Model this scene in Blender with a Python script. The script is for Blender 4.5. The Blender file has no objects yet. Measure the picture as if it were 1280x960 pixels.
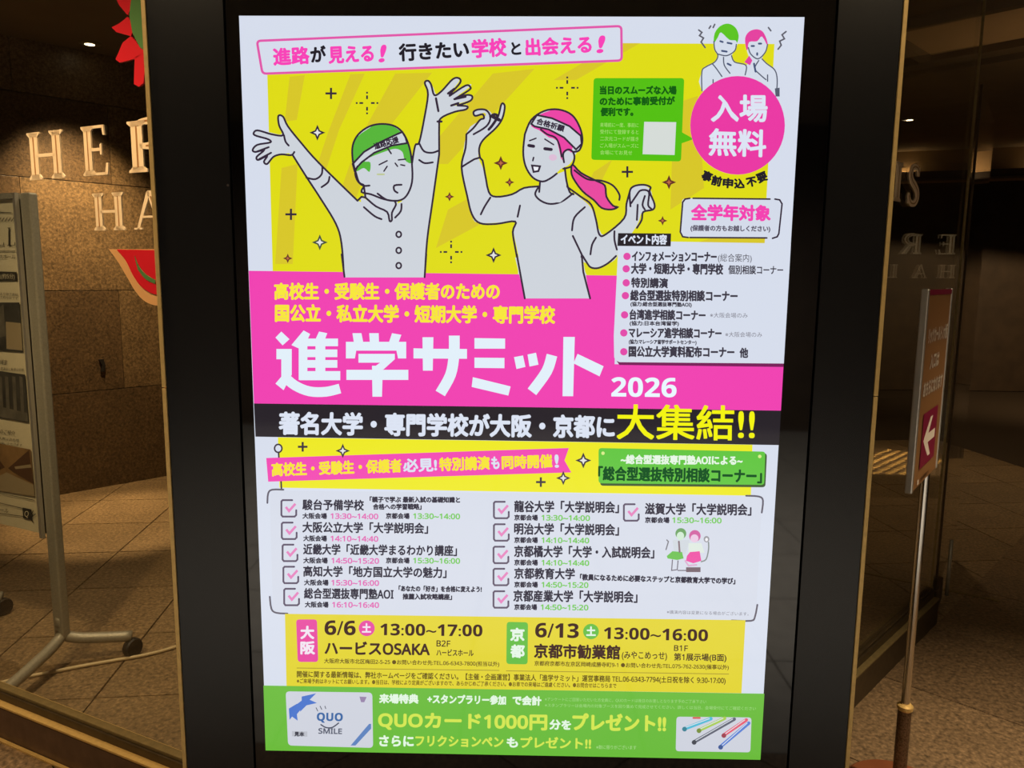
import bpy, bmesh, math, random
from mathutils import Matrix, Vector
random.seed(7)
SC = bpy.context.scene
COL = SC.collection

# ---------------------------------------------------------------- camera
FOC, CH, D = 950.0, 1.5, 1.3222
yaw, pit, rol = math.radians(0.965), math.radians(-8.012), math.radians(-0.56)
RM = Matrix.Rotation(yaw, 3, 'Z') @ Matrix.Rotation(pit, 3, 'X') @ Matrix.Rotation(rol, 3, 'Y')
cam_d = bpy.data.cameras.new('camera')
cam = bpy.data.objects.new('camera', cam_d)
COL.objects.link(cam)
cam_d.sensor_fit = 'HORIZONTAL'
cam_d.sensor_width = 36.0
cam_d.lens = FOC / 1280.0 * 36.0
cam_d.clip_start = 0.02
# camera axes: right, up, back
cm = Matrix((RM.col[0], RM.col[2], -RM.col[1])).transposed().to_4x4()
cm.translation = (0, 0, CH)
cam.matrix_world = cm
SC.camera = cam

# ---------------------------------------------------------------- world, light, exposure
SC.view_settings.view_transform = 'Standard'
SC.view_settings.look = 'None'
SC.view_settings.gamma = 1.0
SC.view_settings.exposure = 0.0
SC.view_settings.use_curve_mapping = False
w = bpy.data.worlds.new('World')
SC.world = w
w.use_nodes = True
w.node_tree.nodes['Background'].inputs[0].default_value = (1.0, 0.75, 0.5, 1)
w.node_tree.nodes['Background'].inputs[1].default_value = 0.006


def lamp(kind, name, loc, target, power, color, size=0.1, angle=80, blend=0.5):
    l = bpy.data.lights.new(name, kind)
    l.energy = power
    l.color = color
    if kind == 'SPOT':
        l.spot_size = math.radians(angle)
        l.spot_blend = blend
        l.shadow_soft_size = size
    elif kind == 'AREA':
        l.size = size
    else:
        l.shadow_soft_size = size
    o = bpy.data.objects.new(name, l)
    COL.objects.link(o)
    o.location = loc
    o.rotation_euler = (Vector(target) - Vector(loc)).to_track_quat('-Z', 'Y').to_euler()
    return o


WARM = (1.0, 0.69, 0.36)
SOFTW = (1.0, 0.78, 0.50)
COOL = (1.0, 0.93, 0.84)
LIGHTS = [
    # wall washer downlights inside the glass enclosure
    ('SPOT', 'washer_light', (-2.60, 4.62, 2.86), (-3.02, 5.14, 1.45), 290, WARM, 0.04, 66, 1.0),
    ('SPOT', 'washer_light', (-3.9, 3.4, 2.86), (-4.3, 3.7, 0.9), 220, WARM, 0.04, 70, 0.45),
    ('SPOT', 'interior_light', (-2.35, 4.35, 2.86), (-2.42, 4.45, 0), 440, WARM, 0.05, 30, 0.6),
    ('SPOT', 'interior_light', (-1.3, 2.9, 2.86), (-1.3, 2.8, 0), 105, SOFTW, 0.06, 80, 0.8),
    ('SPOT', 'interior_light', (2.6, 5.2, 2.86), (2.7, 5.2, 0), 55, WARM, 0.05, 80, 0.8),
    ('AREA', 'added_lintel_light', (5.55, 8.50, 2.655), (5.62, 8.62, 3.0), 0.9, WARM, 0.10, 0, 0),  # this and the next two: added lamps for the lintel's warm band
    ('AREA', 'added_lintel_light', (4.3, 8.95, 2.655), (4.37, 9.07, 3.0), 0.9, WARM, 0.10, 0, 0),
    ('AREA', 'added_lintel_light', (6.6, 8.13, 2.655), (6.67, 8.25, 3.0), 0.9, WARM, 0.10, 0, 0),
    ('SPOT', 'added_coffer_light', (3.5, 4.6, 2.2), (3.3, 4.9, 2.95), 3.2, WARM, 0.05, 150, 0.8),  # added lamp without a visible source, brightens the ceiling coffers
    # passage downlights, with added fill lamps among them
    ('SPOT', 'passage_light', (-1.45, 1.15, 2.86), (-1.3, 1.9, 0.4), 150, WARM, 0.05, 86, 0.7),
    ('SPOT', 'passage_light', (1.75, 1.5, 2.86), (1.75, 1.55, 0), 380, SOFTW, 0.05, 62, 0.9),
    ('SPOT', 'interior_light', (6.4, 7.2, 2.86), (7.4, 10.6, 0.6), 260, WARM, 0.04, 120, 0.9),  # added lamp, lifts the far dark wall
    ('SPOT', 'passage_light', (-1.95, 1.25, 2.86), (-1.95, 2.75, 1.0), 70, SOFTW, 0.05, 60, 0.9),  # added fill that brightens the notice board
    ('SPOT', 'passage_light', (-1.2, 0.0, 2.86), (-0.9, 1.4, 1.0), 34, SOFTW, 0.05, 70, 0.9),  # added fill for the cabinet's left brass trim
    ('SPOT', 'interior_light', (4.4, 7.0, 2.86), (4.4, 7.2, 0), 60, WARM, 0.04, 110, 0.9),  # added lamp, lifts the dark space beyond the right glass
    ('SPOT', 'passage_light', (1.2, 0.0, 2.86), (1.0, 1.9, 0.6), 40, SOFTW, 0.05, 70, 0.9),
    ('SPOT', 'passage_light', (0.0, -1.1, 2.86), (0.0, -2.6, 0), 520, COOL, 0.05, 125, 0.6),
    ('SPOT', 'passage_light', (-2.0, -1.1, 2.86), (-2.0, -2.4, 0), 520, COOL, 0.05, 125, 0.6),
    ('SPOT', 'passage_light', (2.0, -1.1, 2.86), (2.0, -2.4, 0), 520, COOL, 0.05, 125, 0.6),
]
for a in LIGHTS:
    lamp(*a)


# ---------------------------------------------------------------- pixel measure -> point on a real surface
def ray(x, y):
    return RM @ Vector(((x - 640) / FOC, 1.0, (480 - y) / FOC))


def on_z(x, y, z=0.0):
    r = ray(x, y)
    return r * ((z - CH) / r.z) + Vector((0, 0, CH))


def on_vert(x, y, a, b):
    r = ray(x, y)
    n = Vector((b[1] - a[1], a[0] - b[0]))
    t = (n.x * a[0] + n.y * a[1]) / (n.x * r.x + n.y * r.y)
    return r * t + Vector((0, 0, CH))


# ---------------------------------------------------------------- materials
def lin(c):
    return tuple(((v / 255) / 12.92 if v / 255 <= 0.04045 else ((v / 255 + 0.055) / 1.055) ** 2.4) for v in c)


MATS = {}


def mat(name, rgb, rough=0.5, metal=0.0, spec=0.5, noise=0.0, nscale=30, bump=0.0, coat=0.0):
    if name in MATS:
        return MATS[name]
    m = bpy.data.materials.new(name)
    m.use_nodes = True
    nt = m.node_tree
    b = nt.nodes['Principled BSDF']
    c = lin(rgb)
    b.inputs['Base Color'].default_value = (*c, 1)
    b.inputs['Roughness'].default_value = rough
    b.inputs['Metallic'].default_value = metal
    b.inputs['Specular IOR Level'].default_value = spec
    b.inputs['Coat Weight'].default_value = coat
    tc = nt.nodes.new('ShaderNodeTexCoord')
    nz = nt.nodes.new('ShaderNodeTexNoise')
    nz.inputs['Scale'].default_value = nscale
    nz.inputs['Detail'].default_value = 6
    nt.links.new(tc.outputs['Object'], nz.inputs['Vector'])
    if noise:
        rp = nt.nodes.new('ShaderNodeValToRGB')
        rp.color_ramp.elements[0].position = 0.3
        rp.color_ramp.elements[1].position = 0.7
        rp.color_ramp.elements[0].color = (*[v * (1 - noise) for v in c], 1)
        rp.color_ramp.elements[1].color = (*[min(1, v * (1 + noise)) for v in c], 1)
        nt.links.new(nz.outputs['Fac'], rp.inputs[0])
        nt.links.new(rp.outputs[0], b.inputs['Base Color'])
    if bump:
        bp = nt.nodes.new('ShaderNodeBump')
        bp.inputs['Strength'].default_value = bump
        bp.inputs['Distance'].default_value = 0.004
        nt.links.new(nz.outputs['Fac'], bp.inputs['Height'])
        nt.links.new(bp.outputs[0], b.inputs['Normal'])
    MATS[name] = m
    return m


def granite(name, rgb, rough, noise=0.5, nscale=60):
    """speckled stone: two noise scales for grain and slow cloudy patches"""
    if name in MATS:
        return MATS[name]
    m = mat(name, rgb, rough, noise=noise, nscale=nscale, bump=0.35)
    nt = m.node_tree
    b = nt.nodes['Principled BSDF']
    src = b.inputs['Base Color'].links[0].from_socket
    tc = nt.nodes.new('ShaderNodeTexCoord')
    n2 = nt.nodes.new('ShaderNodeTexNoise')
    n2.inputs['Scale'].default_value = 5
    n2.inputs['Detail'].default_value = 4
    vo = nt.nodes.new('ShaderNodeTexVoronoi')
    vo.inputs['Scale'].default_value = 120
    geo = nt.nodes.new('ShaderNodeNewGeometry')
    nt.links.new(geo.outputs['Position'], n2.inputs['Vector'])
    nt.links.new(geo.outputs['Position'], vo.inputs['Vector'])
    mr = nt.nodes.new('ShaderNodeMapRange')
    mr.inputs[3].default_value = 0.72
    mr.inputs[4].default_value = 1.28
    nt.links.new(n2.outputs['Fac'], mr.inputs[0])
    mv = nt.nodes.new('ShaderNodeMapRange')
    mv.inputs[1].default_value = 0.0
    mv.inputs[2].default_value = 0.9
    mv.inputs[3].default_value = 1.35
    mv.inputs[4].default_value = 0.75
    nt.links.new(vo.outputs['Distance'], mv.inputs[0])
    mul = nt.nodes.new('ShaderNodeMath')
    mul.operation = 'MULTIPLY'
    nt.links.new(mr.outputs[0], mul.inputs[0])
    nt.links.new(mv.outputs[0], mul.inputs[1])
    vm = nt.nodes.new('ShaderNodeVectorMath')
    vm.operation = 'SCALE'
    nt.links.new(src, vm.inputs[0])
    nt.links.new(mul.outputs[0], vm.inputs['Scale'])
    nt.links.new(vm.outputs[0], b.inputs['Base Color'])
    return m


def glow(rgb):
    """one colour of the lit screen behind its cover glass"""
    k = 'lit_%d_%d_%d' % tuple(rgb)
    if k in MATS:
        return MATS[k]
    m = bpy.data.materials.new(k)
    m.use_nodes = True
    b = m.node_tree.nodes['Principled BSDF']
    b.inputs['Base Color'].default_value = (0.002, 0.002, 0.002, 1)
    b.inputs['Roughness'].default_value = 0.06
    b.inputs['Specular IOR Level'].default_value = 0.9
    b.inputs['Emission Color'].default_value = (*lin(rgb), 1)
    b.inputs['Emission Strength'].default_value = 1.0
    m.cycles.emission_sampling = 'NONE'
    MATS[k] = m
    return m


def lampglow(name, rgb, s):
    if name in MATS:
        return MATS[name]
    m = bpy.data.materials.new(name)
    m.use_nodes = True
    b = m.node_tree.nodes['Principled BSDF']
    b.inputs['Emission Color'].default_value = (*rgb, 1)
    b.inputs['Emission Strength'].default_value = s
    MATS[name] = m
    return m


def glass(name, tint):
    m = bpy.data.materials.new(name)
    m.use_nodes = True
    nt = m.node_tree
    nt.nodes.clear()
    out = nt.nodes.new('ShaderNodeOutputMaterial')
    mix = nt.nodes.new('ShaderNodeMixShader')
    tr = nt.nodes.new('ShaderNodeBsdfTransparent')
    gl = nt.nodes.new('ShaderNodeBsdfGlossy')
    # Schlick reflectance from the angle to the surface, the same on both faces of the pane
    geo = nt.nodes.new('ShaderNodeNewGeometry')
    dot = nt.nodes.new('ShaderNodeVectorMath')
    dot.operation = 'DOT_PRODUCT'
    nt.links.new(geo.outputs['Normal'], dot.inputs[0])
    nt.links.new(geo.outputs['Incoming'], dot.inputs[1])
    prev = dot.outputs['Value']
    for op, val in (('ABSOLUTE', 0), ('SUBTRACT', 1), ('POWER', 5), ('MULTIPLY_ADD', 0.96)):
        fr = nt.nodes.new('ShaderNodeMath')
        fr.operation = op
        if op == 'SUBTRACT':
            fr.inputs[0].default_value = 1.0
            nt.links.new(prev, fr.inputs[1])
        else:
            nt.links.new(prev, fr.inputs[0])
            if val:
                fr.inputs[1].default_value = val
        if op == 'MULTIPLY_ADD':
            fr.inputs[2].default_value = 0.04
        prev = fr.outputs[0]
    tr.inputs[0].default_value = (*tint, 1)
    gl.inputs['Roughness'].default_value = 0.0
    gl.inputs[0].default_value = (1, 1, 1, 1)
    nt.links.new(fr.outputs[0], mix.inputs[0])
    nt.links.new(tr.outputs[0], mix.inputs[1])
    nt.links.new(gl.outputs[0], mix.inputs[2])
    nt.links.new(mix.outputs[0], out.inputs[0])
    MATS[name] = m
    return m


BLACK = mat('satin_black_steel', (18, 18, 20), 0.27, spec=0.45, noise=0.1, nscale=300)
BGLASS = mat('black_cover_glass', (7, 6, 7), 0.04, spec=0.9)
GAP = mat('rubber_gap', (4, 4, 4), 0.9)
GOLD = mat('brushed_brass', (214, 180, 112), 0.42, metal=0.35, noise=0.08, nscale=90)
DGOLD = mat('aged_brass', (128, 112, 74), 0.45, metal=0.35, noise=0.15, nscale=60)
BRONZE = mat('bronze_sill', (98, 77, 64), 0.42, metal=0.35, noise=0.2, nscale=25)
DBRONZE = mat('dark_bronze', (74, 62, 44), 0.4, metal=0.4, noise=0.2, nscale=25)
STONE = granite('brown_granite', (110, 90, 64), 0.42)
STONE2 = granite('dark_brown_granite', (90, 72, 51), 0.42)
TILE = granite('floor_granite', (124, 104, 76), 0.45)
TILE2 = granite('floor_granite_light', (131, 110, 81), 0.45)
TILEO = granite('passage_granite', (118, 97, 72), 0.5)
TILEO2 = granite('passage_granite_dark', (108, 88, 65), 0.5)
JOINT = mat('joint_mortar', (58, 45, 31), 0.9)
CEIL = mat('ceiling_paint', (108, 92, 68), 0.9, noise=0.08, nscale=4)
CEILP = mat('coffer_lit_tone', (200, 170, 125), 0.9, noise=0.05, nscale=4)  # paler than the ceiling to stand in for light in the recess
TANW = mat('lintel_paint', (150, 122, 84), 0.8, noise=0.05, nscale=4)
DARKW = mat('dark_wall_panel', (66, 52, 38), 0.6, noise=0.2, nscale=6)
ALU = mat('brushed_aluminium', (150, 146, 132), 0.45, metal=0.3, noise=0.1, nscale=120)
CHROME = mat('polished_chrome', (225, 220, 212), 0.2, metal=1.0)
SATIN = mat('satin_aluminium', (206, 202, 194), 0.3, metal=0.75)
PAPER = mat('board_paper', (196, 188, 160), 0.7, noise=0.03)
INK = mat('board_ink', (44, 40, 34), 0.8)
GREY = mat('board_print_grey', (88, 84, 74), 0.8, noise=0.3, nscale=18)
CREAM = mat('letter_cream', (222, 200, 166), 0.5, noise=0.05)
LINEBR = mat('letter_inline', (150, 108, 62), 0.5)
RED = mat('emblem_red', (186, 26, 40), 0.4)
GREEN = mat('emblem_green', (74, 116, 66), 0.4)
TAN = mat('emblem_tan', (196, 150, 100), 0.4)
RUBBER = mat('caster_rubber', (22, 19, 17), 0.6)
CABLE = mat('cable_sheath', (190, 172, 135), 0.5)
SGNBR = mat('sign_ochre', (140, 100, 62), 0.45)
MAROON = mat('sign_maroon', (128, 22, 60), 0.45)
WHITE = mat('sign_white', (232, 222, 210), 0.5)
BASEBR = mat('stand_base_brown', (140, 84, 56), 0.35, metal=0.3)
GLASS = glass('clear_glass', (0.97, 0.97, 0.94))


# ---------------------------------------------------------------- object helpers
def link(name, me, parent=None, m=None):
    o = bpy.data.objects.new(name, me)
    COL.objects.link(o)
    if m is not None:
        me.materials.append(m)
    if parent is not None:
        o.parent = parent
    return o


def tag(o, label=None, cat=None, group=None, kind=None):
    for k, v in (('label', label), ('category', cat), ('group', group), ('kind', kind)):
        if v:
            o[k] = v
    return o


def thing(name, label, cat, loc=(0, 0, 0), rz=0, group=None, kind=None):
    o = bpy.data.objects.new(name, None)
    o.empty_display_size = 0.1
    COL.objects.link(o)
    o.location = loc
    o.rotation_euler = (0, 0, rz)
    return tag(o, label, cat, group, kind)


def box_bm(bm, c, s, rz=0, bev=0):
    g = bmesh.ops.create_cube(bm, size=1)
    vs = g['verts']
    M = Matrix.Translation(c) @ Matrix.Rotation(rz, 4, 'Z') @ Matrix.Diagonal((*s, 1))
    bmesh.ops.transform(bm, matrix=M, verts=vs)
    if bev:
        es = {e for v in vs for e in v.link_edges}
        bmesh.ops.bevel(bm, geom=list(es), offset=bev, segments=2, affect='EDGES', profile=0.5)


def mesh(name, bm, m, parent=None, smooth=False):
    me = bpy.data.meshes.new(name)
    bmesh.ops.recalc_face_normals(bm, faces=bm.faces)
    if smooth:
        for f in bm.faces:
            f.smooth = True
    bm.to_mesh(me)
    bm.free()
    return link(name, me, parent, m)


def box(name, c, s, m, parent=None, rz=0, bev=0.0):
    bm = bmesh.new()
    box_bm(bm, c, s, rz, bev)
    return mesh(name, bm, m, parent)


def beam(name, a, b, z0, z1, t, m, parent=None, bev=0.0, off=0.0):
    """upright slab from plan point a to b, thickness t, shifted sideways by off"""
    a, b = Vector(a[:2]), Vector(b[:2])
    d = b - a
    n = Vector((-d.y, d.x)).normalized() * off
    c = (a + b) / 2 + n
    return box(name, (c.x, c.y, (z0 + z1) / 2), (d.length, t, z1 - z0), m, parent, math.atan2(d.y, d.x), bev)


def prism_bm(bm, pts, d0, d1):
    """polygon in (x,z) extruded along y from d0 to d1"""
    f = [bm.verts.new((x, d0, z)) for x, z in pts]
    b = [bm.verts.new((x, d1, z)) for x, z in pts]
    n = len(pts)
    bm.faces.new(f)
    bm.faces.new(b[::-1])
    for i in range(n):
        bm.faces.new((f[i], f[(i + 1) % n], b[(i + 1) % n], b[i]))


def lathe(name, prof, m, parent=None, seg=32, loc=(0, 0, 0)):
    bm = bmesh.new()
    rings = []
    for r, z in prof:
        rings.append([bm.verts.new((loc[0] + r * math.cos(2 * math.pi * i / seg), loc[1] + r * math.sin(2 * math.pi * i / seg), loc[2] + z)) for i in range(seg)])
    for p, q in zip(rings, rings[1:]):
        for i in range(seg):
            bm.faces.new((p[i], p[(i + 1) % seg], q[(i + 1) % seg], q[i]))
    bm.faces.new(rings[0][::-1])
    bm.faces.new(rings[-1])
    return mesh(name, bm, m, parent, smooth=False)


def tube(name, pts, r, m, parent=None, seg=10, smooth=True):
    bm = bmesh.new()
    rings = []
    P = [Vector(p) for p in pts]
    for i, p in enumerate(P):
        d = (P[min(i + 1, len(P) - 1)] - P[max(i - 1, 0)]).normalized()
        q = d.to_track_quat('Z', 'Y')
        rings.append([bm.verts.new(p + q @ Vector((r * math.cos(2 * math.pi * k / seg), r * math.sin(2 * math.pi * k / seg), 0))) for k in range(seg)])
    for a, b in zip(rings, rings[1:]):
        for k in range(seg):
            bm.faces.new((a[k], a[(k + 1) % seg], b[(k + 1) % seg], b[k]))
    bm.faces.new(rings[0][::-1])
    bm.faces.new(rings[-1])
    return mesh(name, bm, m, parent, smooth)


def catmull(pts, n=6, closed=False):
    P = list(pts)
    N = len(P)
    if N < 3:
        return P
    out = []
    R = range(N if closed else N - 1)
    for i in R:
        if closed:
            p0, p1, p2, p3 = P[(i - 1) % N], P[i], P[(i + 1) % N], P[(i + 2) % N]
        else:
            p0, p1, p2, p3 = P[max(i - 1, 0)], P[i], P[i + 1], P[min(i + 2, N - 1)]
        for k in range(n):
            t = k / n
            out.append(tuple(0.5 * ((2 * b) + (-a + c) * t + (2 * a - 5 * b + 4 * c - d) * t * t + (-a + 3 * b - 3 * c + d) * t ** 3)
                             for a, b, c, d in zip(p0, p1, p2, p3)))
    if not closed:
        out.append(tuple(P[-1]))
    return out


_TXT = {}


def text_mesh(s):
    """glyph outlines of a string as flat verts and faces (unit em)"""
    if s in _TXT:
        return _TXT[s]
    c = bpy.data.curves.new('t', 'FONT')
    c.body = s
    c.resolution_u = 3
    o = bpy.data.objects.new('t', c)
    COL.objects.link(o)
    bpy.context.view_layer.update()
    dg = bpy.context.evaluated_depsgraph_get()
    me = bpy.data.meshes.new_from_object(o.evaluated_get(dg))
    vs = [(v.co.x, v.co.y) for v in me.vertices]
    fs = [tuple(p.vertices) for p in me.polygons]
    bpy.data.objects.remove(o)
    bpy.data.curves.remove(c)
    bpy.data.meshes.remove(me)
    _TXT[s] = (vs, fs)
    return _TXT[s]


class Art:
    """flat print on a plane: collects coloured 2D shapes. mapf turns a measured (x,y) into a 3D point; nrm faces the viewer"""
    level = 0

    def __init__(s, name, parent, mapf, nrm, matf=glow, step=1.0e-5, base=0.0002, label=None):
        s.name, s.parent, s.mapf, s.nrm, s.matf, s.step, s.base, s.label = name, parent, mapf, Vector(nrm), matf, step, base, label
        s.v, s.f, s.mi, s.mats = [], [], [], []

    def _add(s, pts3, faces, col):
        Art.level += 1
        off = s.nrm * (s.base + Art.level * s.step)
        b = len(s.v)
        s.v += [tuple(p + off) for p in pts3]
        m = s.matf(col)
        if m not in s.mats:
            s.mats.append(m)
        k = s.mats.index(m)
        for f in faces:
            s.f.append(tuple(i + b for i in f))
            s.mi.append(k)

    def poly(s, pts, col, smooth=0):
        if smooth:
            pts = catmull(pts, smooth, True)
        s._add([s.mapf(x, y) for x, y in pts], [tuple(range(len(pts)))], col)
        return s

    def disc(s, x, y, rx, ry, col, n=36):
        return s.poly([(x + rx * math.cos(2 * math.pi * i / n), y + ry * math.sin(2 * math.pi * i / n)) for i in range(n)], col)

    def rrect(s, q, r, col, line=None, lw=2):
        """rounded quad: corners TL,TR,BR,BL"""
        pts = []
        for i in range(4):
            p, a, b = Vector(q[i]), Vector(q[i - 1]), Vector(q[(i + 1) % 4])
            da, db = (a - p).normalized() * r, (b - p).normalized() * r
            for k in range(5):
                t = k / 4
                pts.append(tuple((p + da) * (1 - t) ** 2 + p * 2 * t * (1 - t) + (p + db) * t * t))
        if col is not None:
            s.poly(pts, col)
        if line is not None:
            s.line(pts, lw, line, closed=True)
        return s

    def line(s, pts, wd, col, smooth=0, closed=False, cap=True):
        if smooth:
            pts = catmull(pts, smooth, closed)
        P = [Vector(p[:2]) for p in pts]
        P = [p for i, p in enumerate(P) if i == 0 or (p - P[i - 1]).length > 1e-6]
        n = len(P)
        out, faces = [], []
        for i in range(n):
            a = P[i - 1] if (i > 0 or closed) else P[i]
            b = P[(i + 1) % n] if (i < n - 1 or closed) else P[i]
            d1, d2 = (P[i] - a), (b - P[i])
            if d1.length < 1e-9: d1 = d2
            if d2.length < 1e-9: d2 = d1
            d1, d2 = d1.normalized(), d2.normalized()
            d = d1 + d2
            d = d.normalized() if d.length > 1e-6 else d1
            nn = Vector((-d.y, d.x))
            c = max(0.55, abs(d.dot(d1)))
            h = wd / 2 / c
            out += [P[i] + nn * h, P[i] - nn * h]
        for i in range(n if closed else n - 1):
            j = (i + 1) % n
            faces.append((2 * i, 2 * i + 1, 2 * j + 1, 2 * j))
        if cap and not closed:
            for k in (0, n - 1):
                b = len(out)
                out += [P[k] + Vector((math.cos(t * math.pi / 4), math.sin(t * math.pi / 4))) * wd / 2 for t in range(8)]
                faces.append(tuple(range(b, b + 8)))
        s._add([s.mapf(p.x, p.y) for p in out], faces, col)
        return s

    def text(s, st, x0, y0, x1, y1, h, col, bold=0.0, slant=0.0, outline=None, ow=0.0):
        """ink from (x0,y0) to (x1,y1) along its lower edge, h high"""
        if any(c.isalnum() and ord(c) < 128 for c in st):
            mixed = any(0x2fff < ord(c) for c in st)
            d0, u0, l0 = (0x1D7EC, 0x1D5D4, 0x1D5EE) if (bold and h > 8 and not mixed) else (0x1D7E2, 0x1D5A0, 0x1D5BA)
            st = ''.join(chr(d0 + int(c)) if c in '0123456789' else chr(u0 + ord(c) - 65) if 'A' <= c <= 'Z' else chr(l0 + ord(c) - 97) if 'a' <= c <= 'z' else c for c in st)
            bold = bold * 0.4 if (h > 8 and not mixed) else bold
        vs, fs = text_mesh(st)
        if not vs:
            return s
        xa, xb = min(v[0] for v in vs), max(v[0] for v in vs)
        cjk = any(0x2fff < ord(c) < 0x1D000 for c in st)
        ya, yb = (-0.08, 0.85) if cjk else (0.0, 0.73)
        B0, B1 = Vector((x0, y0)), Vector((x1, y1))
        e = B1 - B0
        sx = e.length / (xb - xa)
        en = e.normalized()
        up = Vector((en.y, -en.x))
        sy = h / (yb - ya)

        def put(sh, colr):
            pts, faces = [], []
            for dx, dy in sh:
                b = len(pts)
                for vx, vy in vs:
                    p = B0 + en * ((vx - xa) * sx + dx * h + slant * (vy - ya) * sy) + up * ((vy - ya) * sy + dy * h)
                    pts.append(s.mapf(p.x, p.y))
                faces += [tuple(i + b for i in f) for f in fs]
            s._add(pts, faces, colr)
        if outline is not None:
            put([(ow * math.cos(k * math.pi / 4), ow * math.sin(k * math.pi / 4)) for k in range(8)], outline)
        if bold:
            q = bold * 0.7
            put([(0, 0), (q, q), (-q, q), (q, -q), (-q, -q), (bold, 0), (-bold, 0), (0, bold), (0, -bold)] if bold > 0.03 else
                [(q, q), (-q, q), (q, -q), (-q, -q)], col)
        else:
            put([(0, 0)], col)
        return s

    def done(s):
        me = bpy.data.meshes.new(s.name)
        me.from_pydata(s.v, [], s.f)
        for m in s.mats:
            me.materials.append(m)
        me.polygons.foreach_set('material_index', s.mi)
        me.update()
        o = link(s.name, me, s.parent)
        if s.parent is not None:
            o.matrix_parent_inverse = Matrix.Identity(4)
            # mapf gives world points: bring them into the parent's frame
            root = s.parent
            chain = Matrix.Identity(4)
            while root is not None:
                chain = Matrix.LocRotScale(root.location, root.rotation_euler, root.scale) @ chain
                root = root.parent
            me.transform(chain.inverted())
        if s.label:
            o['label'] = s.label
        return o


# ================================================================ STRUCTURE
# plan points of the glass enclosure and of the stone wall behind it
GL0, GL1 = Vector((-1.69, 2.254)), Vector((-1.382, 2.113))      # left pane foot line
gdir = (GL1 - GL0).normalized()
GR0, GR1 = Vector((1.167, 2.512)), Vector((1.849, 3.228))       # right pane foot line
rdir = (GR1 - GR0).normalized()
APEX = Vector((0.128, 1.421))
SW0, SW1 = Vector((-3.148, 4.979)), Vector((-2.673, 5.49))      # stone wall foot line
sdir = (SW1 - SW0).normalized()
ZC = 2.95

slab = box('floor', (0.5, 3.0, -0.06), (16, 16, 0.1), JOINT)
tag(slab, kind='structure')


def inside(p):
    """is a plan point behind the two glass walls"""
    l = gdir.x * (p.y - GL0.y) - gdir.y * (p.x - GL0.x)
    r = rdir.x * (p.y - GR0.y) - rdir.y * (p.x - GR0.x)
    return l > 0 and r > 0


def tile_mesh(w, name):
    bm = bmesh.new()
    box_bm(bm, (0, 0, -0.005), (w, w, 0.01))
    for v in bm.verts:
        if v.co.z > -0.001:
            v.co.x *= (w - 0.003) / w
            v.co.y *= (w - 0.003) / w
    me = bpy.data.meshes.new(name)
    bm.to_mesh(me)
    bm.free()
    return me


def clip_poly(poly, a, n):
    out = []
    for i in range(len(poly)):
        p, q = poly[i], poly[(i + 1) % len(poly)]
        dp, dq = (p - a).dot(n), (q - a).dot(n)
        if dp >= 0:
            out.append(p)
        if (dp >= 0) != (dq >= 0):
            out.append(p + (q - p) * (dp / (dp - dq)))
    return out


def lay_tiles(ang, org, s, xr, yr, clips, mats_, keep, limit=290):
    ca, sa = math.cos(ang), math.sin(ang)
    ex, ey = Vector((ca, sa)), Vector((-sa, ca))
    shared = [tile_mesh(s - 0.005, 'floor_tile') for _ in mats_]
    for me, m in zip(shared, mats_):
        me.materials.append(m)
    n = 0
    for i in range(*xr):
        for j in range(*yr):
            c = Vector(org) + ex * (i * s) + ey * (j * s)
            if not keep(c) or n >= limit:
                continue
            h = (s - 0.005) / 2
            P = [c - ex * h - ey * h, c + ex * h - ey * h, c + ex * h + ey * h, c - ex * h + ey * h]
            Q = P
            for a, nn in clips:
                Q = clip_poly(Q, a, nn)
                if len(Q) < 3:
                    break
            if len(Q) < 3:
                continue
            k = random.randrange(len(mats_))
            n += 1
            if Q == P:
                o = bpy.data.objects.new('floor_tile', shared[k])
                COL.objects.link(o)
                o.parent = slab
                o.location = Vector((c.x, c.y, 0)) - slab.location
                o.rotation_euler.z = ang
                o.location.z = 0
            else:
                bm = bmesh.new()
                t = [bm.verts.new((p.x, p.y, 0)) for p in Q]
                b = [bm.verts.new((p.x, p.y, -0.01)) for p in Q]
                bm.faces.new(t)
                bm.faces.new(b[::-1])
                for q in range(len(Q)):
                    bm.faces.new((t[q], t[(q + 1) % len(Q)], b[(q + 1) % len(Q)], b[q]))
                mesh('floor_tile', bm, mats_[k], slab)


slab.location = (0, 0, 0)
ln = Vector((-gdir.y, gdir.x))
rn = Vector((-rdir.y, rdir.x))
swn = Vector((sdir.y, -sdir.x))
# indoor tiles
lay_tiles(math.radians(7), (-1.24, 2.28), 0.5, (-7, 12), (-4, 12),
          [(GL0, ln), (GR0, rn), (SW0, swn)], [TILE, TILE2],
          lambda c: c.y > 1.2 and c.y < 7.2 and abs(c.x) < c.y * 0.75 + 0.5 and (c.x < -0.3 or c.x > 1.0 or c.y < 3), 150)
# passage tiles, right of the enclosure and before it
lay_tiles(math.radians(46.4), (1.36, 2.36), 0.6, (-9, 9), (-10, 1),
          [(GR0, -rn), (Vector((0, 0.39)), Vector((0, 1)))], [TILEO, TILEO2],
          lambda c: c.y > -2.6 and c.y < 6 and c.x > 0.2 and abs(c.x) < 3.9, 110)
lay_tiles(math.radians(46.4), (1.36, 2.36), 0.6, (-9, 9), (-10, 9),
          [(GL0, -ln), (Vector((0, 0.39)), Vector((0, 1)))], [TILEO, TILEO2],
          lambda c: c.y > -2.6 and c.x <= 0.2 and c.x > -3.4 and c.y < 3.2, 90)

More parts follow.
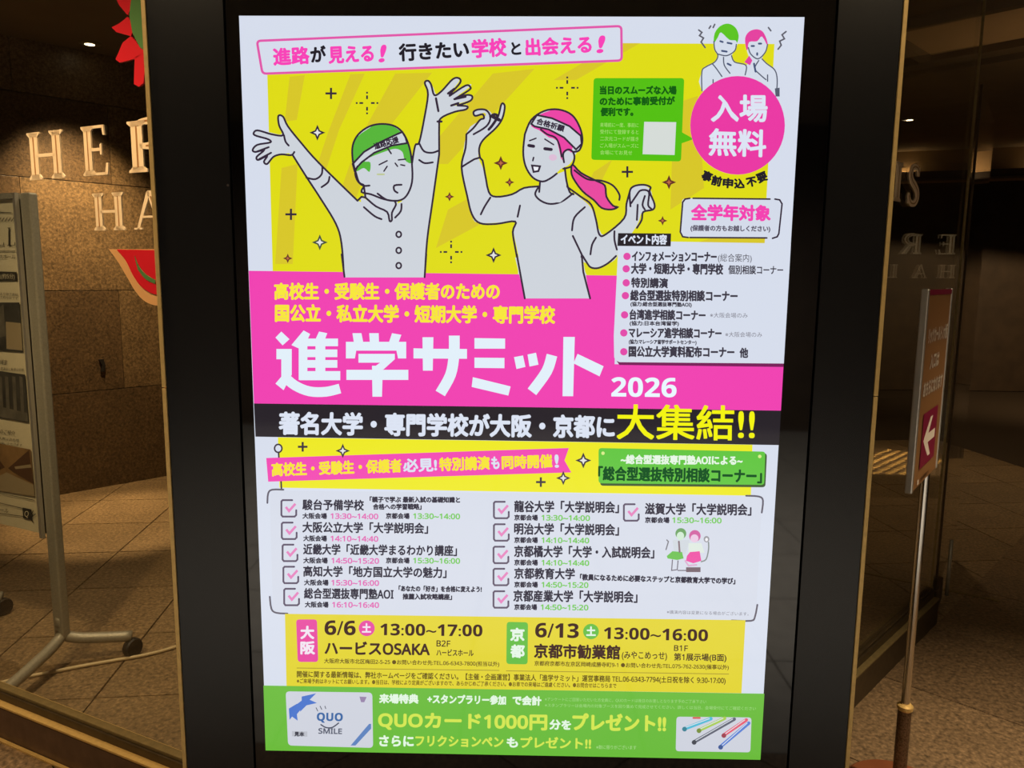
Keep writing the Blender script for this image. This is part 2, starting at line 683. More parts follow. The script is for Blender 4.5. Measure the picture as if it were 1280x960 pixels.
PALE = mat('pale_passage_stone', (150, 145, 136), 0.5, noise=0.12, nscale=12)
lay_tiles(0.0, (0.1, 0.09), 0.6, (-6, 7), (-8, 1), [(Vector((0, 0.39)), Vector((0, -1)))], [PALE, PALE], lambda c: True, 110)

# stone wall of large granite panels on a dark backing
wall = beam('wall_left', SW0 - sdir * 3.0, SW1 + sdir * 3.2, 0, ZC, 0.08, JOINT, off=0.06)
tag(wall, kind='structure')
vj = on_vert(152, 420, SW0, SW1)
t0 = (Vector((vj.x, vj.y)) - SW0).dot(sdir)
rows = [(0.0, 0.688), (0.691, 1.379), (1.382, 2.10), (2.103, 2.62), (2.623, ZC)]
for r, (z0, z1) in enumerate(rows):
    sh = 0.0 if r % 2 else 0.55
    for k in range(-3, 5):
        a = t0 + sh + (k - 1) * 1.1
        b = a + 1.1 - 0.003
        a, b = max(a, -2.9), min(b, 3.8)
        if b - a < 0.05:
            continue
        beam('stone_panel', SW0 + sdir * a, SW0 + sdir * b, z0 + 0.001, z1 - 0.001, 0.025,
             random.choice([STONE, STONE2]) if r != 1 else (STONE if k % 2 else STONE2), wall, bev=0.0012, off=0.0125 + random.uniform(-0.0006, 0.0006))

# ceiling with its coffers
cl = box('ceiling', (0.5, 3.0, ZC + 0.05), (16, 16, 0.1), CEIL)
tag(cl, kind='structure')
cdir = Vector((math.cos(math.radians(-45)), math.sin(math.radians(-45))))
cdn = Vector((-cdir.y, cdir.x))
cc = Vector((2.60, 5.20))

# right back wall: washed lintel over a dark opening
BW0, BW1 = Vector((2.9, 9.6)), Vector((9.6, 7.2))
lint = beam('wall_back', BW0, BW1, 2.62, ZC, 0.25, TANW)
tag(lint, kind='structure')
beam('added_lamp_ledge', BW0, BW1, 2.62, 2.635, 0.24, DARKW, lint, off=-0.24)  # added ledge, there to hide the lintel lamps
beam('added_lamp_ledge', BW0, BW1, 2.62, 2.695, 0.02, DARKW, lint, off=-0.35)

# far dark walls that close the place
for nm, a, b in (('wall_far', (-5.0, 10.6), (9.0, 10.6)), ('wall_right', (8.2, -5), (8.2, 10.6)), ('wall_behind', (-7.4, -4.9), (8.2, -4.9)), ('wall_outer', (-7.4, -5), (-7.4, 10.6))):
    tag(beam(nm, a, b, 0, ZC, 0.1, DARKW), kind='structure')

# ---------------------------------------------------------------- glass enclosure, left pane
wl = thing('window_1', None, None, kind='structure')
LA, LB = GL0 - gdir * 1.5, APEX - gdir * 0.06
beam('glass_pane', LA, LB, 0.155, ZC, 0.010, GLASS, wl, off=0.04)
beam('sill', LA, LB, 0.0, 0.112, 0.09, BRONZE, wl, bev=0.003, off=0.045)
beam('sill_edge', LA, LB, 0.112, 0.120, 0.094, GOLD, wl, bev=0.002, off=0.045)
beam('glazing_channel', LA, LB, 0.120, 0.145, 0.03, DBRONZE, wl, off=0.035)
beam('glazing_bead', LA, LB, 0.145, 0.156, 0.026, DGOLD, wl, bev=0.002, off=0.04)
beam('floor_strip', LA, LB, 0.0, 0.006, 0.012, GOLD, wl, off=-0.008)
# right pane
wr = thing('window_2', None, None, kind='structure')
RA, RB = APEX + rdir * 0.06, GR1 - rdir * 0.02
beam('glass_pane', RA, RB, 0.160, ZC, 0.010, GLASS, wr, off=0.04)
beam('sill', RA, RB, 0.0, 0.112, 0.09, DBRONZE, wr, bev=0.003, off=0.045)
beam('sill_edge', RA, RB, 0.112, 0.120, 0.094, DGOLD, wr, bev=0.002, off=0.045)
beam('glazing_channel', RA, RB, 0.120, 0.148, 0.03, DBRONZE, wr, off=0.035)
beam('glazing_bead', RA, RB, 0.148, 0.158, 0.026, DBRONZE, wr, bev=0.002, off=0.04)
beam('edge_strip', RB + rn * 0.036, RB + rn * 0.036 + rdir * 0.006, 0.158, ZC, 0.010, DGOLD, wr)
# glass door beyond the right pane
dr = thing('door_1', None, None, kind='structure')
DA = RB + rdir * 0.07
ddir = Vector((math.cos(math.radians(56)), math.sin(math.radians(56))))
DB = DA + ddir * 0.93
beam('glass_pane', DA, DB, 0.10, 2.3, 0.010, GLASS, dr, off=0.04)
beam('bottom_shoe', DA, DA + ddir * 0.2, 0.02, 0.125, 0.035, DBRONZE, dr, bev=0.003, off=0.04)
beam('edge_strip', DA + rn * 0.036, DA + rn * 0.036 + rdir * 0.004, 0.125, 2.3, 0.010, DBRONZE, dr)
hq = DA + ddir * 0.07
hr = ray(1201, 709)
hp = Vector((hq.x, hq.y, CH + hr.z * hq.y / hr.y))
tube('door_handle', [(hp.x, hp.y - 0.01, hp.z - 0.13), (hp.x, hp.y - 0.01, hp.z + 0.13)], 0.008, ALU, dr)
th = thing('trim_1', None, None, kind='structure')
ta, tb = on_z(1070, 714), on_z(1250, 752)
beam('threshold_strip', ta, tb, 0.0, 0.004, 0.02, DGOLD, th)

# coffer: flat panel, its paler tone imitates a lit recess, framed by beams
cf = thing('trim_2', None, None, kind='structure')


def cpt(a, b):
    return cc + cdir * a + cdn * b


def cslab(name, a0, a1, b0, b1, z0, z1, m, par):
    c = cpt((a0 + a1) / 2, (b0 + b1) / 2)
    return box(name, (c.x, c.y, (z0 + z1) / 2), (a1 - a0, b1 - b0, z1 - z0), m, par, math.atan2(cdir.y, cdir.x))


cslab('coffer_panel', 0, 2.2, -0.75, 0.0, ZC - 0.006, ZC, CEILP, cf)
cslab('coffer_beam', -0.5, 2.4, 0.0, 0.06, ZC - 0.05, ZC, CEIL, cf)
cslab('coffer_beam', -0.5, 2.4, 0.34, 0.38, ZC - 0.04, ZC, CEIL, cf)
cslab('coffer_beam', -0.5, 2.4, -0.81, -0.75, ZC - 0.05, ZC, CEIL, cf)
cslab('coffer_beam', -0.06, 0.0, -0.75, 0.0, ZC - 0.05, ZC, CEIL, cf)

# ================================================================ DISPLAY CABINET
sign = thing('digital_sign', 'large black upright display cabinet with brass edges and a lit exhibition poster', 'display', (0, D, 0))


def local(o):
    return o


X0, X1, ZT = -0.640, 0.6140, 2.35
GX0, GX1, GZ0, GZ1 = -0.502, 0.500, 0.50, 2.08
bx = lambda n, x0, x1, y0, y1, z0, z1, m, p=sign, bev=0.0: box(n, ((x0 + x1) / 2, (y0 + y1) / 2 , (z0 + z1) / 2), (x1 - x0, y1 - y0, z1 - z0), m, p, 0, bev)
bx('cabinet_body', X0 + 0.006, X1 - 0.006, 0.012, 0.085, 0.02, ZT, BLACK)
# front frame ring
bm = bmesh.new()
for (a, b, c, d) in ((X0 + 0.007, GX0 - 0.003, 0.02, ZT), (GX1 + 0.003, X1 - 0.007, 0.02, ZT), (GX0 - 0.003, GX1 + 0.003, GZ1 + 0.003, ZT), (GX0 - 0.003, GX1 + 0.003, 0.02, GZ0 - 0.003)):
    box_bm(bm, ((a + b) / 2, 0.004, (c + d) / 2), (b - a, 0.016, d - c))
mesh('front_frame', bm, BLACK, sign)
bx('plinth', X0 + 0.03, X1 - 0.03, 0.01, 0.08, 0.0, 0.02, GAP)
zj = on_vert(1095, 495, (-1, D), (1, D)).z
for x in (X0, X1 - 0.0075):
    bx('edge_trim', x, x + 0.0075, -0.007, 0.085, 0.0, zj - 0.0008, GOLD, bev=0.0008)
    bx('edge_trim', x, x + 0.0075, -0.007, 0.085, zj + 0.0008, ZT, GOLD, bev=0.0008)
bx('gasket', GX0 - 0.003, GX1 + 0.003, 0.006, 0.013, GZ0 - 0.003, GZ1 + 0.003, GAP)
pp = on_vert(287, 232, (-1, D), (1, D))
lathe('frame_screw', [(0.0026, 0), (0.002, 0.002)], CHROME, sign, 12).matrix_local = Matrix.Translation((pp.x - 0.001, -0.003, pp.z)) @ Matrix.Rotation(math.radians(90), 4, 'X')
screen = bx('screen', GX0, GX1, 0.0, 0.008, GZ0, GZ1, BGLASS)
tag(screen, 'black cover glass with the lit poster showing behind it')


def PM(x, y):
    r = ray(x, y)
    p = r * (D / r.y)
    return Vector((p.x, D, p.z + CH))


def art(name, label=None):
    return Art(name, screen, PM, (0, -1, 0), label=label)


# ---- poster colours
W_ = (214, 221, 236)
PK = (240, 66, 178)
PK2 = (228, 62, 168)
YL = (223, 220, 24)
YO = (216, 199, 42)
GN = (98, 190, 52)
GN2 = (104, 184, 62)
BK = (36, 32, 40)
GYW = (206, 212, 220)
LN = (52, 40, 58)
TX = (62, 58, 70)

TLc, TRc, BRc, BLc = (298.8, 19.7), (1005.6, 21.4), (949.6, 947.9), (333, 936.2)


def H(u, v):
    """poster unit square (0..1, 0..1 down) -> measured position; the poster is a plain rectangle"""
    a, b, c, d = (PM(*TLc), PM(*TRc), PM(*BRc), PM(*BLc))
    return a.lerp(b, u).lerp(d.lerp(c, u), v)


a = art('poster_ground', 'pale bluish white poster ground')
a.poly([TLc, TRc, BRc, BLc], W_)
a.done()
a = art('yellow_panel')
a.poly([(334, 88), (500, 78), (760, 54), (968, 55), (955, 308), (770, 345), (341, 342)], YL)
for q in ([(362, 96), (381, 94), (371, 150), (356, 152)], [(438, 93), (456, 92), (424, 162), (400, 236), (388, 232), (410, 166)],
          [(494, 92), (540, 91), (470, 180), (440, 262), (420, 256), (446, 180)], [(616, 92), (668, 86), (560, 205), (520, 205)],
          [(560, 262), (600, 240), (610, 275), (545, 310)], [(770, 54), (800, 54), (720, 100), (692, 100)],
          [(842, 130), (872, 120), (880, 235), (838, 262)], [(742, 215), (765, 200), (700, 330), (690, 330)], [(352, 210), (372, 205), (366, 330), (344, 330)],
          [(900, 294), (957, 292), (955, 310), (850, 310)]):
    a.poly(q, YO)
a.done()

# ---- left student
a = art('student_drawing', 'line drawing of a cheering student with green hair and headband')
LW = 2.4
arm1 = [(312 + 28, 174), (352, 171), (349, 158), (346, 147), (349, 143), (354, 146), (360, 158), (372, 171), (378, 178), (398, 203), (447, 252), (452, 245), (462, 249)]
# torso and both sleeves
torso = [(339, 166), (322, 162), (317, 166), (319, 169), (333, 173), (337, 177), (334, 180), (322, 181), (317, 186), (319, 189), (328, 190), (324, 192), (321, 197), (324, 199), (333, 195), (329, 202), (332, 205), (342, 196), (352, 193), (366, 194), (383, 221), (400, 247), (420, 280), (427, 305), (429.5, 330), (430, 344), (432, 346), (530, 347), (531, 345), (532, 330), (534, 300), (541, 250), (548, 200), (549, 192),
         (549, 160), (551, 148), (568, 140), (584, 136), (583, 131), (566, 132), (590, 124), (588, 118), (570, 122), (588, 108), (585, 106), (562, 118), (573, 103), (573, 98), (566, 99), (552, 114), (545, 118), (541, 108), (536, 102), (532, 104), (535, 118), (530, 150), (524, 178), (519, 184), (515, 205), (502, 252), (470, 256), (452, 246), (447, 251), (398, 203), (376, 178), (360, 158), (354, 145), (348, 144), (350, 158), (352, 168)]
a.poly(torso, GYW, smooth=3)
a.line(torso[13:15] + [], LW, LN)
a.line([(366, 194), (383, 221), (400, 247), (420, 280), (427, 305), (430, 345)], LW, LN, 5)
a.line([(447, 251), (398, 203), (376, 178), (360, 158), (354, 146), (348, 145), (349, 157), (354, 169), (340, 168), (322, 163), (317, 167), (321, 170), (335, 174), (338, 178), (322, 181), (316, 187), (319, 190), (330, 188), (321, 196), (323, 200), (334, 195), (330, 202), (334, 205), (342, 196), (352, 193), (364, 194), (368, 190)], LW, LN, 4)
for q in ([(320, 190), (336, 184)], [(324, 199), (339, 191)], [(355, 169), (357, 177), (361, 182)]):
    a.line(q, LW, LN, 4)
a.line([(383, 222), (394, 224), (402, 218), (403, 208)], LW, LN, 5)
a.line([(412, 221), (410, 228), (402, 234)], LW, LN, 5)
a.line([(531, 346), (534, 300), (541, 250), (548, 200), (549, 190), (549, 160), (551, 148), (568, 140), (582, 137), (584, 133), (572, 132)], LW, LN, 4)
a.line([(572, 132), (588, 126), (590, 120), (582, 119), (568, 124)], LW, LN, 4)
a.line([(568, 124), (586, 113), (588, 109), (582, 107), (562, 120)], LW, LN, 4)
a.line([(562, 118), (575, 104), (574, 98), (566, 99), (552, 114), (543, 119), (539, 106), (535, 101), (531, 104), (535, 118), (530, 150), (524, 178), (519, 182), (515, 205)], LW, LN, 4)
for q in ([(564, 132), (573, 129)], [(568, 124), (582, 121)], [(560, 117), (568, 111)], [(545, 123), (548, 139)], [(547, 152), (552, 152)]):
    a.line(q, LW + 0.4, LN, 3)
a.line([(524, 179), (530, 189), (540, 191), (549, 188)], LW, LN, 5)
a.line([(524, 200), (531, 204), (541, 203)], LW, LN, 4)
# head
head = [(441, 200), (441, 182), (448, 168), (462, 158), (478, 155), (494, 158), (505, 168), (512, 185), (515, 205), (515, 228), (508, 245), (497, 251), (480, 249), (464, 243), (452, 240), (455, 232), (449, 228), (445, 216)]
a.poly([(455, 228), (500, 246), (496, 256), (490, 268), (484, 267), (470, 259), (455, 247)], GYW)
a.poly(head, GYW, smooth=4)
hair = [(440, 203), (440, 186), (447, 171), (462, 160), (471, 155), (486, 156), (499, 163), (508, 175), (512, 190), (514, 204), (506, 200), (503, 190), (494, 186), (480, 190), (462, 197), (456, 202), (463, 203), (462, 215), (455, 210), (447, 214), (444, 212)]
a.poly(hair, (88, 182, 60), smooth=3)
band = [(441, 205), (455, 190), (475, 178), (496, 168), (503, 165), (507, 172), (509, 179), (490, 182), (468, 191), (452, 203), (443, 213)]
a.poly(band, GYW)
a.line(band, LW, LN, closed=True)
a.line(head, LW, LN, 4, closed=True)
a.text('進路応援', 469, 187, 499, 178, 8, LN, 0.05)
a.line([(447, 208), (444, 216), (447, 226), (454, 232), (462, 232)], LW, LN, 4)
a.line([(489, 192), (485, 186)], 2, LN)
for q in ([(474, 206), (484, 201)], [(480, 214), (484, 208)], [(498, 200), (507, 199)], [(501, 206), (506, 207)], [(494, 204), (497, 208)]):
    a.line(q, 1.8, LN)
a.line([(472, 218), (480, 218)], 2.2, (190, 200, 150))
a.line([(502, 231), (493, 232), (493, 238), (497, 241)], LW, LN, 3)
a.line([(472, 242), (484, 250), (497, 251)], LW, LN, 4)
a.line([(457, 247), (470, 258), (484, 265), (487, 276), (490, 275), (490, 266), (495, 256), (493, 251)], LW, LN, 3)
a.line([(455, 259), (468, 270), (477, 274)], LW, LN, 4)
a.line([(502, 255), (501, 264), (494, 272)], LW, LN, 4)
a.line([(447, 251), (452, 246), (457, 247), (455, 233)], LW, LN)
for y in (293, 313, 332):
    a.disc(498.5, y, 4.2, 4.6, LN)
    a.disc(498.5, y, 2.0, 2.4, GYW)
a.done()

# ---- right student
a = art('student_drawing', 'line drawing of a smiling student with a pink ponytail and headband')
body = [(578, 209), (584, 165), (598, 152), (607, 145), (605, 141), (594, 144), (592, 139), (605, 136), (613, 140), (617, 146), (624, 144), (627, 131), (631, 131), (630, 143), (622, 157), (602, 178), (598, 196), (606, 216), (611, 240), (620, 246), (640, 243), (660, 234), (674, 233),
        (700, 233), (714, 240), (726, 248), (740, 262), (752, 293), (766, 285), (781, 272), (784, 250), (788, 237), (800, 231), (812, 236), (816, 248), (819, 258), (812, 263), (802, 266), (796, 282), (775, 312), (768, 325), (745, 336), (731, 328), (729, 335), (738, 372), (656, 372), (648, 320), (642, 290), (643, 278), (600, 279), (590, 270), (584, 245)]
a.poly(body, GYW, smooth=3)
a.line([(583, 168), (582, 185), (577, 209), (584, 245), (590, 268), (600, 279), (620, 280), (644, 277), (641, 290), (645, 315), (656, 372)], LW, LN, 4)
a.line([(737, 372), (728, 342), (727, 320), (732, 326), (738, 334), (748, 335), (760, 329), (770, 320)], LW, LN, 4)
a.line([(577, 209), (600, 197), (606, 216), (611, 240), (620, 246), (640, 243), (655, 235), (674, 233)], LW, LN, 3)
a.line([(600, 197), (599, 186), (604, 175), (620, 160), (628, 148), (631, 133), (627, 130), (623, 145), (618, 153)], LW, LN, 4)
a.line([(583, 168), (592, 160), (600, 150), (605, 148), (603, 143), (594, 145), (592, 140), (598, 137), (608, 138), (613, 147), (608, 158), (592, 168)], LW, LN, 4)
a.line([(613, 146), (618, 143), (622, 146), (616, 156), (611, 162)], LW + 1, LN, 3)
a.line([(616, 146), (624, 150)], LW + 2, LN)
a.line([(601, 268), (606, 258), (613, 247)], LW, LN, 3)
a.line([(647, 271), (650, 257)], LW, LN)
a.line([(673, 234), (669, 243), (676, 251), (688, 255), (702, 252), (716, 242)], LW, LN, 5)
a.line([(715, 288), (718, 272), (731, 259)], LW, LN, 4)
a.line([(708, 233), (726, 246), (739, 256), (745, 275), (749, 293), (757, 293), (780, 273), (783, 255), (787, 240)], LW, LN, 4)
a.line([(716, 295), (727, 318)], LW, LN)
a.line([(738, 318), (740, 306), (745, 297)], LW, LN, 3)
a.line([(768, 289), (768, 300), (771, 312)], LW, LN, 3)
a.line([(788, 258), (787, 240), (792, 233), (804, 231), (813, 234), (812, 240), (818, 255), (816, 262), (804, 265), (802, 275), (796, 285)], LW, LN, 4)
a.line([(789, 254), (795, 245), (801, 238), (811, 240), (810, 256), (814, 261)], LW, LN, 4)
a.line([(806, 245), (803, 256), (806, 262)], LW, LN, 3)
a.line([(797, 256), (796, 275)], LW, LN, 3)
# ponytail, head
tail = [(716, 206), (726, 216), (745, 226), (756, 232), (758, 246), (766, 257), (772, 259), (764, 262), (752, 260), (742, 250), (728, 239), (716, 222), (714, 212)]
a.poly(tail, (232, 74, 160), smooth=3)
a.line(tail, LW, LN, 3, closed=True)
a.line([(718, 213), (734, 224), (752, 226), (766, 232), (774, 243), (774, 250)], LW, LN, 5)
neck = [(675, 226), (706, 214), (708, 234), (714, 242), (700, 253), (684, 253), (672, 246), (675, 236)]
a.poly(neck, GYW)
a.line([(675, 228), (674, 240)], LW, LN)
a.line([(706, 210), (708, 226), (712, 240), (717, 243)], LW, LN, 3)
head = [(656, 165), (664, 150), (680, 139), (698, 138), (715, 145), (725, 162), (727, 180), (720, 192), (712, 205), (700, 212), (690, 222), (678, 227), (666, 222), (657, 208), (653, 190)]
a.poly(head, GYW, smooth=4)
hair = [(680, 141), (698, 137), (715, 144), (725, 160), (727, 174), (716, 184), (714, 192), (708, 190), (706, 200), (701, 198), (696, 176), (686, 172), (674, 163), (664, 158), (668, 148)]
a.poly(hair, (236, 70, 166), smooth=2)
a.line([(656, 168), (664, 150), (680, 139), (698, 137), (715, 144), (725, 160), (728, 176), (724, 188), (716, 190)], LW, LN, 4)
a.line([(656, 168), (654, 190), (657, 208), (666, 222), (678, 227), (688, 223), (696, 217)], LW, LN, 4)
a.disc(709, 196, 6.5, 7.5, GYW)
a.line([(705, 203), (704, 192), (710, 187), (716, 190), (718, 198), (714, 208), (704, 211)], LW, LN, 4)
band = [(664, 155), (671, 144), (690, 148), (712, 158), (726, 170), (727, 180), (720, 187), (705, 172), (686, 162), (668, 158)]
a.poly(band, GYW)
a.line(band, LW, LN, 0, closed=True)
a.text('合格祈願', 670, 155, 704, 165, 8, LN, 0.05)
a.line([(676, 162), (684, 168), (694, 172), (699, 181), (702, 196)], 2.2, LN, 3)
for q in ([(662, 176), (670, 173)], [(681, 174), (692, 181)]):
    a.line(q, 1.8, LN)
a.line([(661, 182), (667, 183)], 4, LN)
a.line([(681, 186), (689, 187)], 4, LN)
a.disc(691, 197, 5, 4, (222, 190, 215))
a.line([(667, 197), (666, 201)], 2, LN)
a.poly([(665, 207), (675, 208), (673, 214), (667, 215)], (238, 240, 246))
a.line([(665, 207), (675, 208), (673, 214), (667, 215)], LW, LN, closed=True)
a.done()


# ---- sparkles
def spark(x, y, r, kind, col=LN):
    if kind == 'plus':
        a.line([(x - r, y), (x + r, y)], 2.6, col, cap=False)
        a.line([(x, y - r), (x, y + r)], 2.6, col, cap=False)
    elif kind == 'dash':
        for dx, dy in ((1, 0), (-1, 0), (0, 1), (0, -1)):
            a.line([(x + dx * r * 0.35, y + dy * r * 0.35), (x + dx * r * 0.68, y + dy * r * 0.68)], 2.2, col, cap=False)
            a.line([(x + dx * r * 0.84, y + dy * r * 0.84), (x + dx * r, y + dy * r)], 2.2, col, cap=False)
    else:
        P = []
        for k in range(8):
            rr = r if k % 2 == 0 else r * 0.42
            P.append((x + rr * math.sin(k * math.pi / 4), y - rr * math.cos(k * math.pi / 4)))
        a.poly(P, col)
        if kind == 'star':
            a.poly([(x + (px - x) * 0.5, y + (py - y) * 0.5) for px, py in P], (228, 228, 226))
        elif kind == 'redstar':
            a.poly([(x + (px - x) * 0.4, y + (py - y) * 0.4) for px, py in P], (190, 110, 70))


RD = (104, 52, 40)
for x, y, r, k, c in ((414, 117, 7, 'plus', LN), (459, 129, 14, 'dash', LN), (397, 166, 10, 'star', LN), (364, 268, 7, 'plus', LN), (400, 303, 10, 'star', (74, 84, 60)),
                      (360, 323, 6, 'redstar', RD), (709, 110, 14, 'dash', LN), (626, 204, 9, 'redstar', RD), (637, 228, 6, 'redstar', RD), (562, 246, 6, 'redstar', RD),
                      (564, 315, 14, 'dash', LN), (617, 319, 10, 'star', LN), (784, 215, 7, 'plus', LN), (836, 228, 9, 'redstar', RD), (828, 276, 6, 'redstar', RD)):
    a = art('sparkle')
    spark(x, y, r, k, c)
    a.done()

# ---- tilted headline banner
a = art('headline_banner', 'white tilted banner with pink outline and pink and black lettering')
a.rrect([(321.5, 51.5), (776.5, 33), (777, 76), (328.5, 92.5)], 5, W_, (226, 88, 170), 3)
for st, x0, y0, x1, y1, h, c in (('進路', 343, 82, 387, 79.5, 21, PK), ('が', 390, 79, 408, 77.5, 20, BK), ('見える', 412, 79.5, 467, 77, 21, PK), ('!', 474, 77.5, 480, 77, 21, PK),
                                 ('行きたい', 500, 76.5, 586, 72, 21, BK), ('学校', 591, 72.5, 633, 70, 22, PK), ('と', 640, 69.5, 651, 69, 17, BK), ('出会える', 658, 70, 739, 66, 21, PK), ('!', 746, 66, 753, 65.5, 21, PK)):
    a.text(st, x0, y0, x1, y1, h, c, 0.045, slant=0.25 if st == '!' else 0)
a.done()

# ---- green advice card (its code square is left blank)
a = art('advice_card', 'green speech card with dark lettering')
a.rrect([(742, 98), (855, 98), (851, 202), (739, 200)], 4, (84, 192, 20))
a.poly([(851, 165), (867, 174), (850, 180)], (84, 192, 20))
a.text('当日のスムーズな入場', 750, 118, 845, 118, 10, (20, 90, 20), 0.06)
a.text('のために事前受付が', 750, 132, 843, 131, 10, (20, 90, 20), 0.06)
a.text('便利です。', 751, 145, 791, 145, 10, (20, 90, 20), 0.06)
for i, st in enumerate(('来場前に一度、事前に', '受付にて登録すると', '二次元コードが届き', 'ご入場がスムーズに', '会場にてお見せ')):
    a.text(st, 750, 159 + i * 8.6, 798 - (8 if i == 4 else 0), 159.5 + i * 8.6, 5.5, (176, 226, 120))
a.poly([(805, 152.5), (845, 153), (843, 194), (803, 193)], (214, 220, 216))
a.done()

# ---- two small students over the pink disc
a = art('student_pair_drawing', 'small drawing of two students with green and pink hair')
G2, P2 = (86, 92, 110), (228, 66, 160)
a.poly([(877, 114), (877, 90), (882, 84), (893, 78), (897, 70), (893, 62), (892, 52), (896, 40), (908, 34), (919, 38), (922, 50), (920, 60), (914, 70), (918, 78), (932, 82), (937, 76), (934, 66), (932, 52), (940, 40), (950, 38), (958, 46), (959, 56), (956, 66), (952, 74), (958, 80), (968, 88), (971, 100), (970, 120), (930, 118)], (212, 220, 234), smooth=2)
a.poly([(892, 54), (893, 42), (900, 33), (910, 30), (919, 35), (923, 45), (921, 54), (919, 51), (911, 50), (901, 41), (897, 47)], (92, 196, 36), smooth=3)
a.poly([(932, 60), (931, 48), (936, 40), (945, 37), (953, 40), (958, 50), (959, 58), (952, 46), (946, 52), (936, 53), (934, 63)], P2, smooth=3)
a.poly([(930, 78), (936, 70), (940, 76), (937, 82)], P2)
for q in ([(877, 114), (877, 90), (882, 84), (893, 78), (897, 70), (893, 62), (892, 52)], [(920, 56), (918, 64), (908, 70), (897, 68)], [(914, 70), (918, 78), (932, 82), (931, 94)],
          [(890, 80), (895, 86), (902, 96)], [(904, 72), (905, 82), (912, 92)], [(891, 100), (891, 108)], [(959, 56), (956, 66), (947, 74), (938, 68), (935, 60)],
          [(952, 74), (958, 80), (968, 88), (971, 100), (970, 118)], [(948, 76), (943, 86), (950, 94), (957, 100)], [(959, 94), (959, 102)]):
    a.line(q, 1.5, G2, 4)
for q in ([(900, 52), (903, 53)], [(909, 54), (914, 55)], [(902, 64), (908, 65)], [(939, 58), (942, 58)], [(948, 55), (951, 55)], [(946, 67), (946, 69)], [(942, 80), (944, 90)], [(909, 80), (913, 82)]):
    a.line(q, 2.4, (70, 84, 120))
for q in ([(873, 38), (877, 41), (874, 45), (879, 48), (876, 53), (881, 60)], [(982, 40), (977, 44), (980, 49), (974, 52), (976, 57), (972, 62)], [(886, 36), (888, 33)], [(891, 35), (893, 31)], [(960, 35), (963, 39)]):
    a.line(q, 2.0, (96, 96, 108))
a.poly([(968, 111), (974, 110), (974, 121), (969, 121)], G2)
a.done()

a = art('free_entry_disc', 'round pink disc with white lettering')
n = 48
a.disc(921.5, 157, 59, 61.5, (234, 58, 164), n)
a.text('入場', 889, 152, 958, 152, 33, W_, 0.032)
a.text('無料', 886, 194, 956, 196, 33, W_, 0.032)
a.done()
a = art('curved_lettering')
for i, (c, x, y, t) in enumerate((('事', 881, 224, 24), ('前', 894, 230, 14), ('申', 909, 233, 5), ('込', 924, 233.5, -3), ('不', 940, 231, -12), ('要', 954, 225, -22))):
    ct, st = math.cos(math.radians(t)), math.sin(math.radians(t))
    a.text(c, x - 6 * ct, y - 6 * st + 2, x + 6 * ct, y + 6 * st + 2, 12, BK, 0.06)
a.done()
a = art('year_group_box', 'white bracket box with pink lettering')
a.rrect([(852, 248), (978, 249), (973, 297), (850, 296)], 6, (212, 219, 234))
a.line([(862, 248), (856, 249), (853, 253), (850, 290), (853, 296), (860, 297)], 2, LN, 0)
a.line([(866, 248), (962, 249)], 2, LN)
a.line([(862, 297), (958, 297.5)], 2, LN)
a.line([(968, 249), (974, 250), (977, 255), (973, 292), (971, 296), (965, 298)], 2, LN, 0)
a.text('全学年対象', 864, 275, 962, 276, 19, (236, 66, 172), 0.05)
a.text('(保護者の方もお越しください)', 863, 288.5, 962, 289.5, 7, (92, 88, 104), 0.05)
a.done()

# ---- pink title field and black strip
a = art('pink_panel')
a.poly([(311.5, 338.5), (773, 344.5), (768, 455), (978.8, 457), (975.6, 513), (318, 504)], PK)
a.poly([(431, 337.5), (531.5, 338), (531.5, 346.8), (432, 346.8)], GYW)
a.poly([(644, 322), (728, 322), (737.5, 373), (656, 373)], GYW)
a.line([(427.5, 318), (431, 346)], LW, LN)
a.line([(533, 318), (531, 346.5)], LW, LN)
a.line([(646, 318), (656, 373)], LW, LN)
a.line([(727, 318), (729, 340), (737.5, 373)], LW, LN)
a.done()
a = art('black_strip')
a.poly([(318, 504), (975.6, 513), (973.2, 556), (320, 545.5)], BK)
a.done()
a = art('event_card', 'white event list card with rounded corner')
a.poly([(770, 450), (774, 456), (978.6, 458.5), (979, 454)], (120, 30, 90))
a.poly([(773, 301), (955, 304), (988, 305), (986.6, 330), (979.2, 454.2), (774, 452.5), (769, 450), (767.5, 446), (767, 420)], W_)
a.poly([(772.5, 291.5), (838.5, 292), (838, 308), (771.5, 307.5)], BK)
a.text('イベント内容', 776, 305, 833, 305.5, 12, W_, 0.04)
ev = [(321, 'インフォメーションコーナー', 790, 895, 13), (336.5, '大学・短期大学・専門学校', 789, 903, 13), (354, '特別講演', 789, 834, 12), (370, '総合型選抜特別相談コーナー', 788, 921, 13),
      (394, '台湾進学相談コーナー', 787, 881, 12.5), (416.5, 'マレーシア進学相談コーナー', 786, 901, 12.5), (440, '国公立大学資料配布コーナー', 786, 917, 13)]
for y, st, x0, x1, h in ev:
    a.disc(x0 - 6.5, y - 0.5, 4.6, 4.6, (226, 74, 170), 16)
    a.text(st, x0, y + h / 2 - 1, x1, y + h / 2, h, TX, 0.045)
a.text('(総合案内)', 897, 327, 939, 327.5, 10, TX)
a.text('個別相談コーナー', 910, 342.5, 978, 343, 11, TX, 0.03)
a.text('他', 924, 446.5, 934, 447, 12, TX, 0.045)
a.text('(協力:総合型選抜専門塾AOI)', 788, 382.5, 864, 383.5, 5.5, TX, 0.05)
a.text('(協力:日本台湾留学)', 787, 406.5, 848, 407, 5.5, TX, 0.05)
a.text('(協力:マレーシア留学サポートセンター)', 786, 429.5, 870, 430.5, 5.5, TX, 0.05)
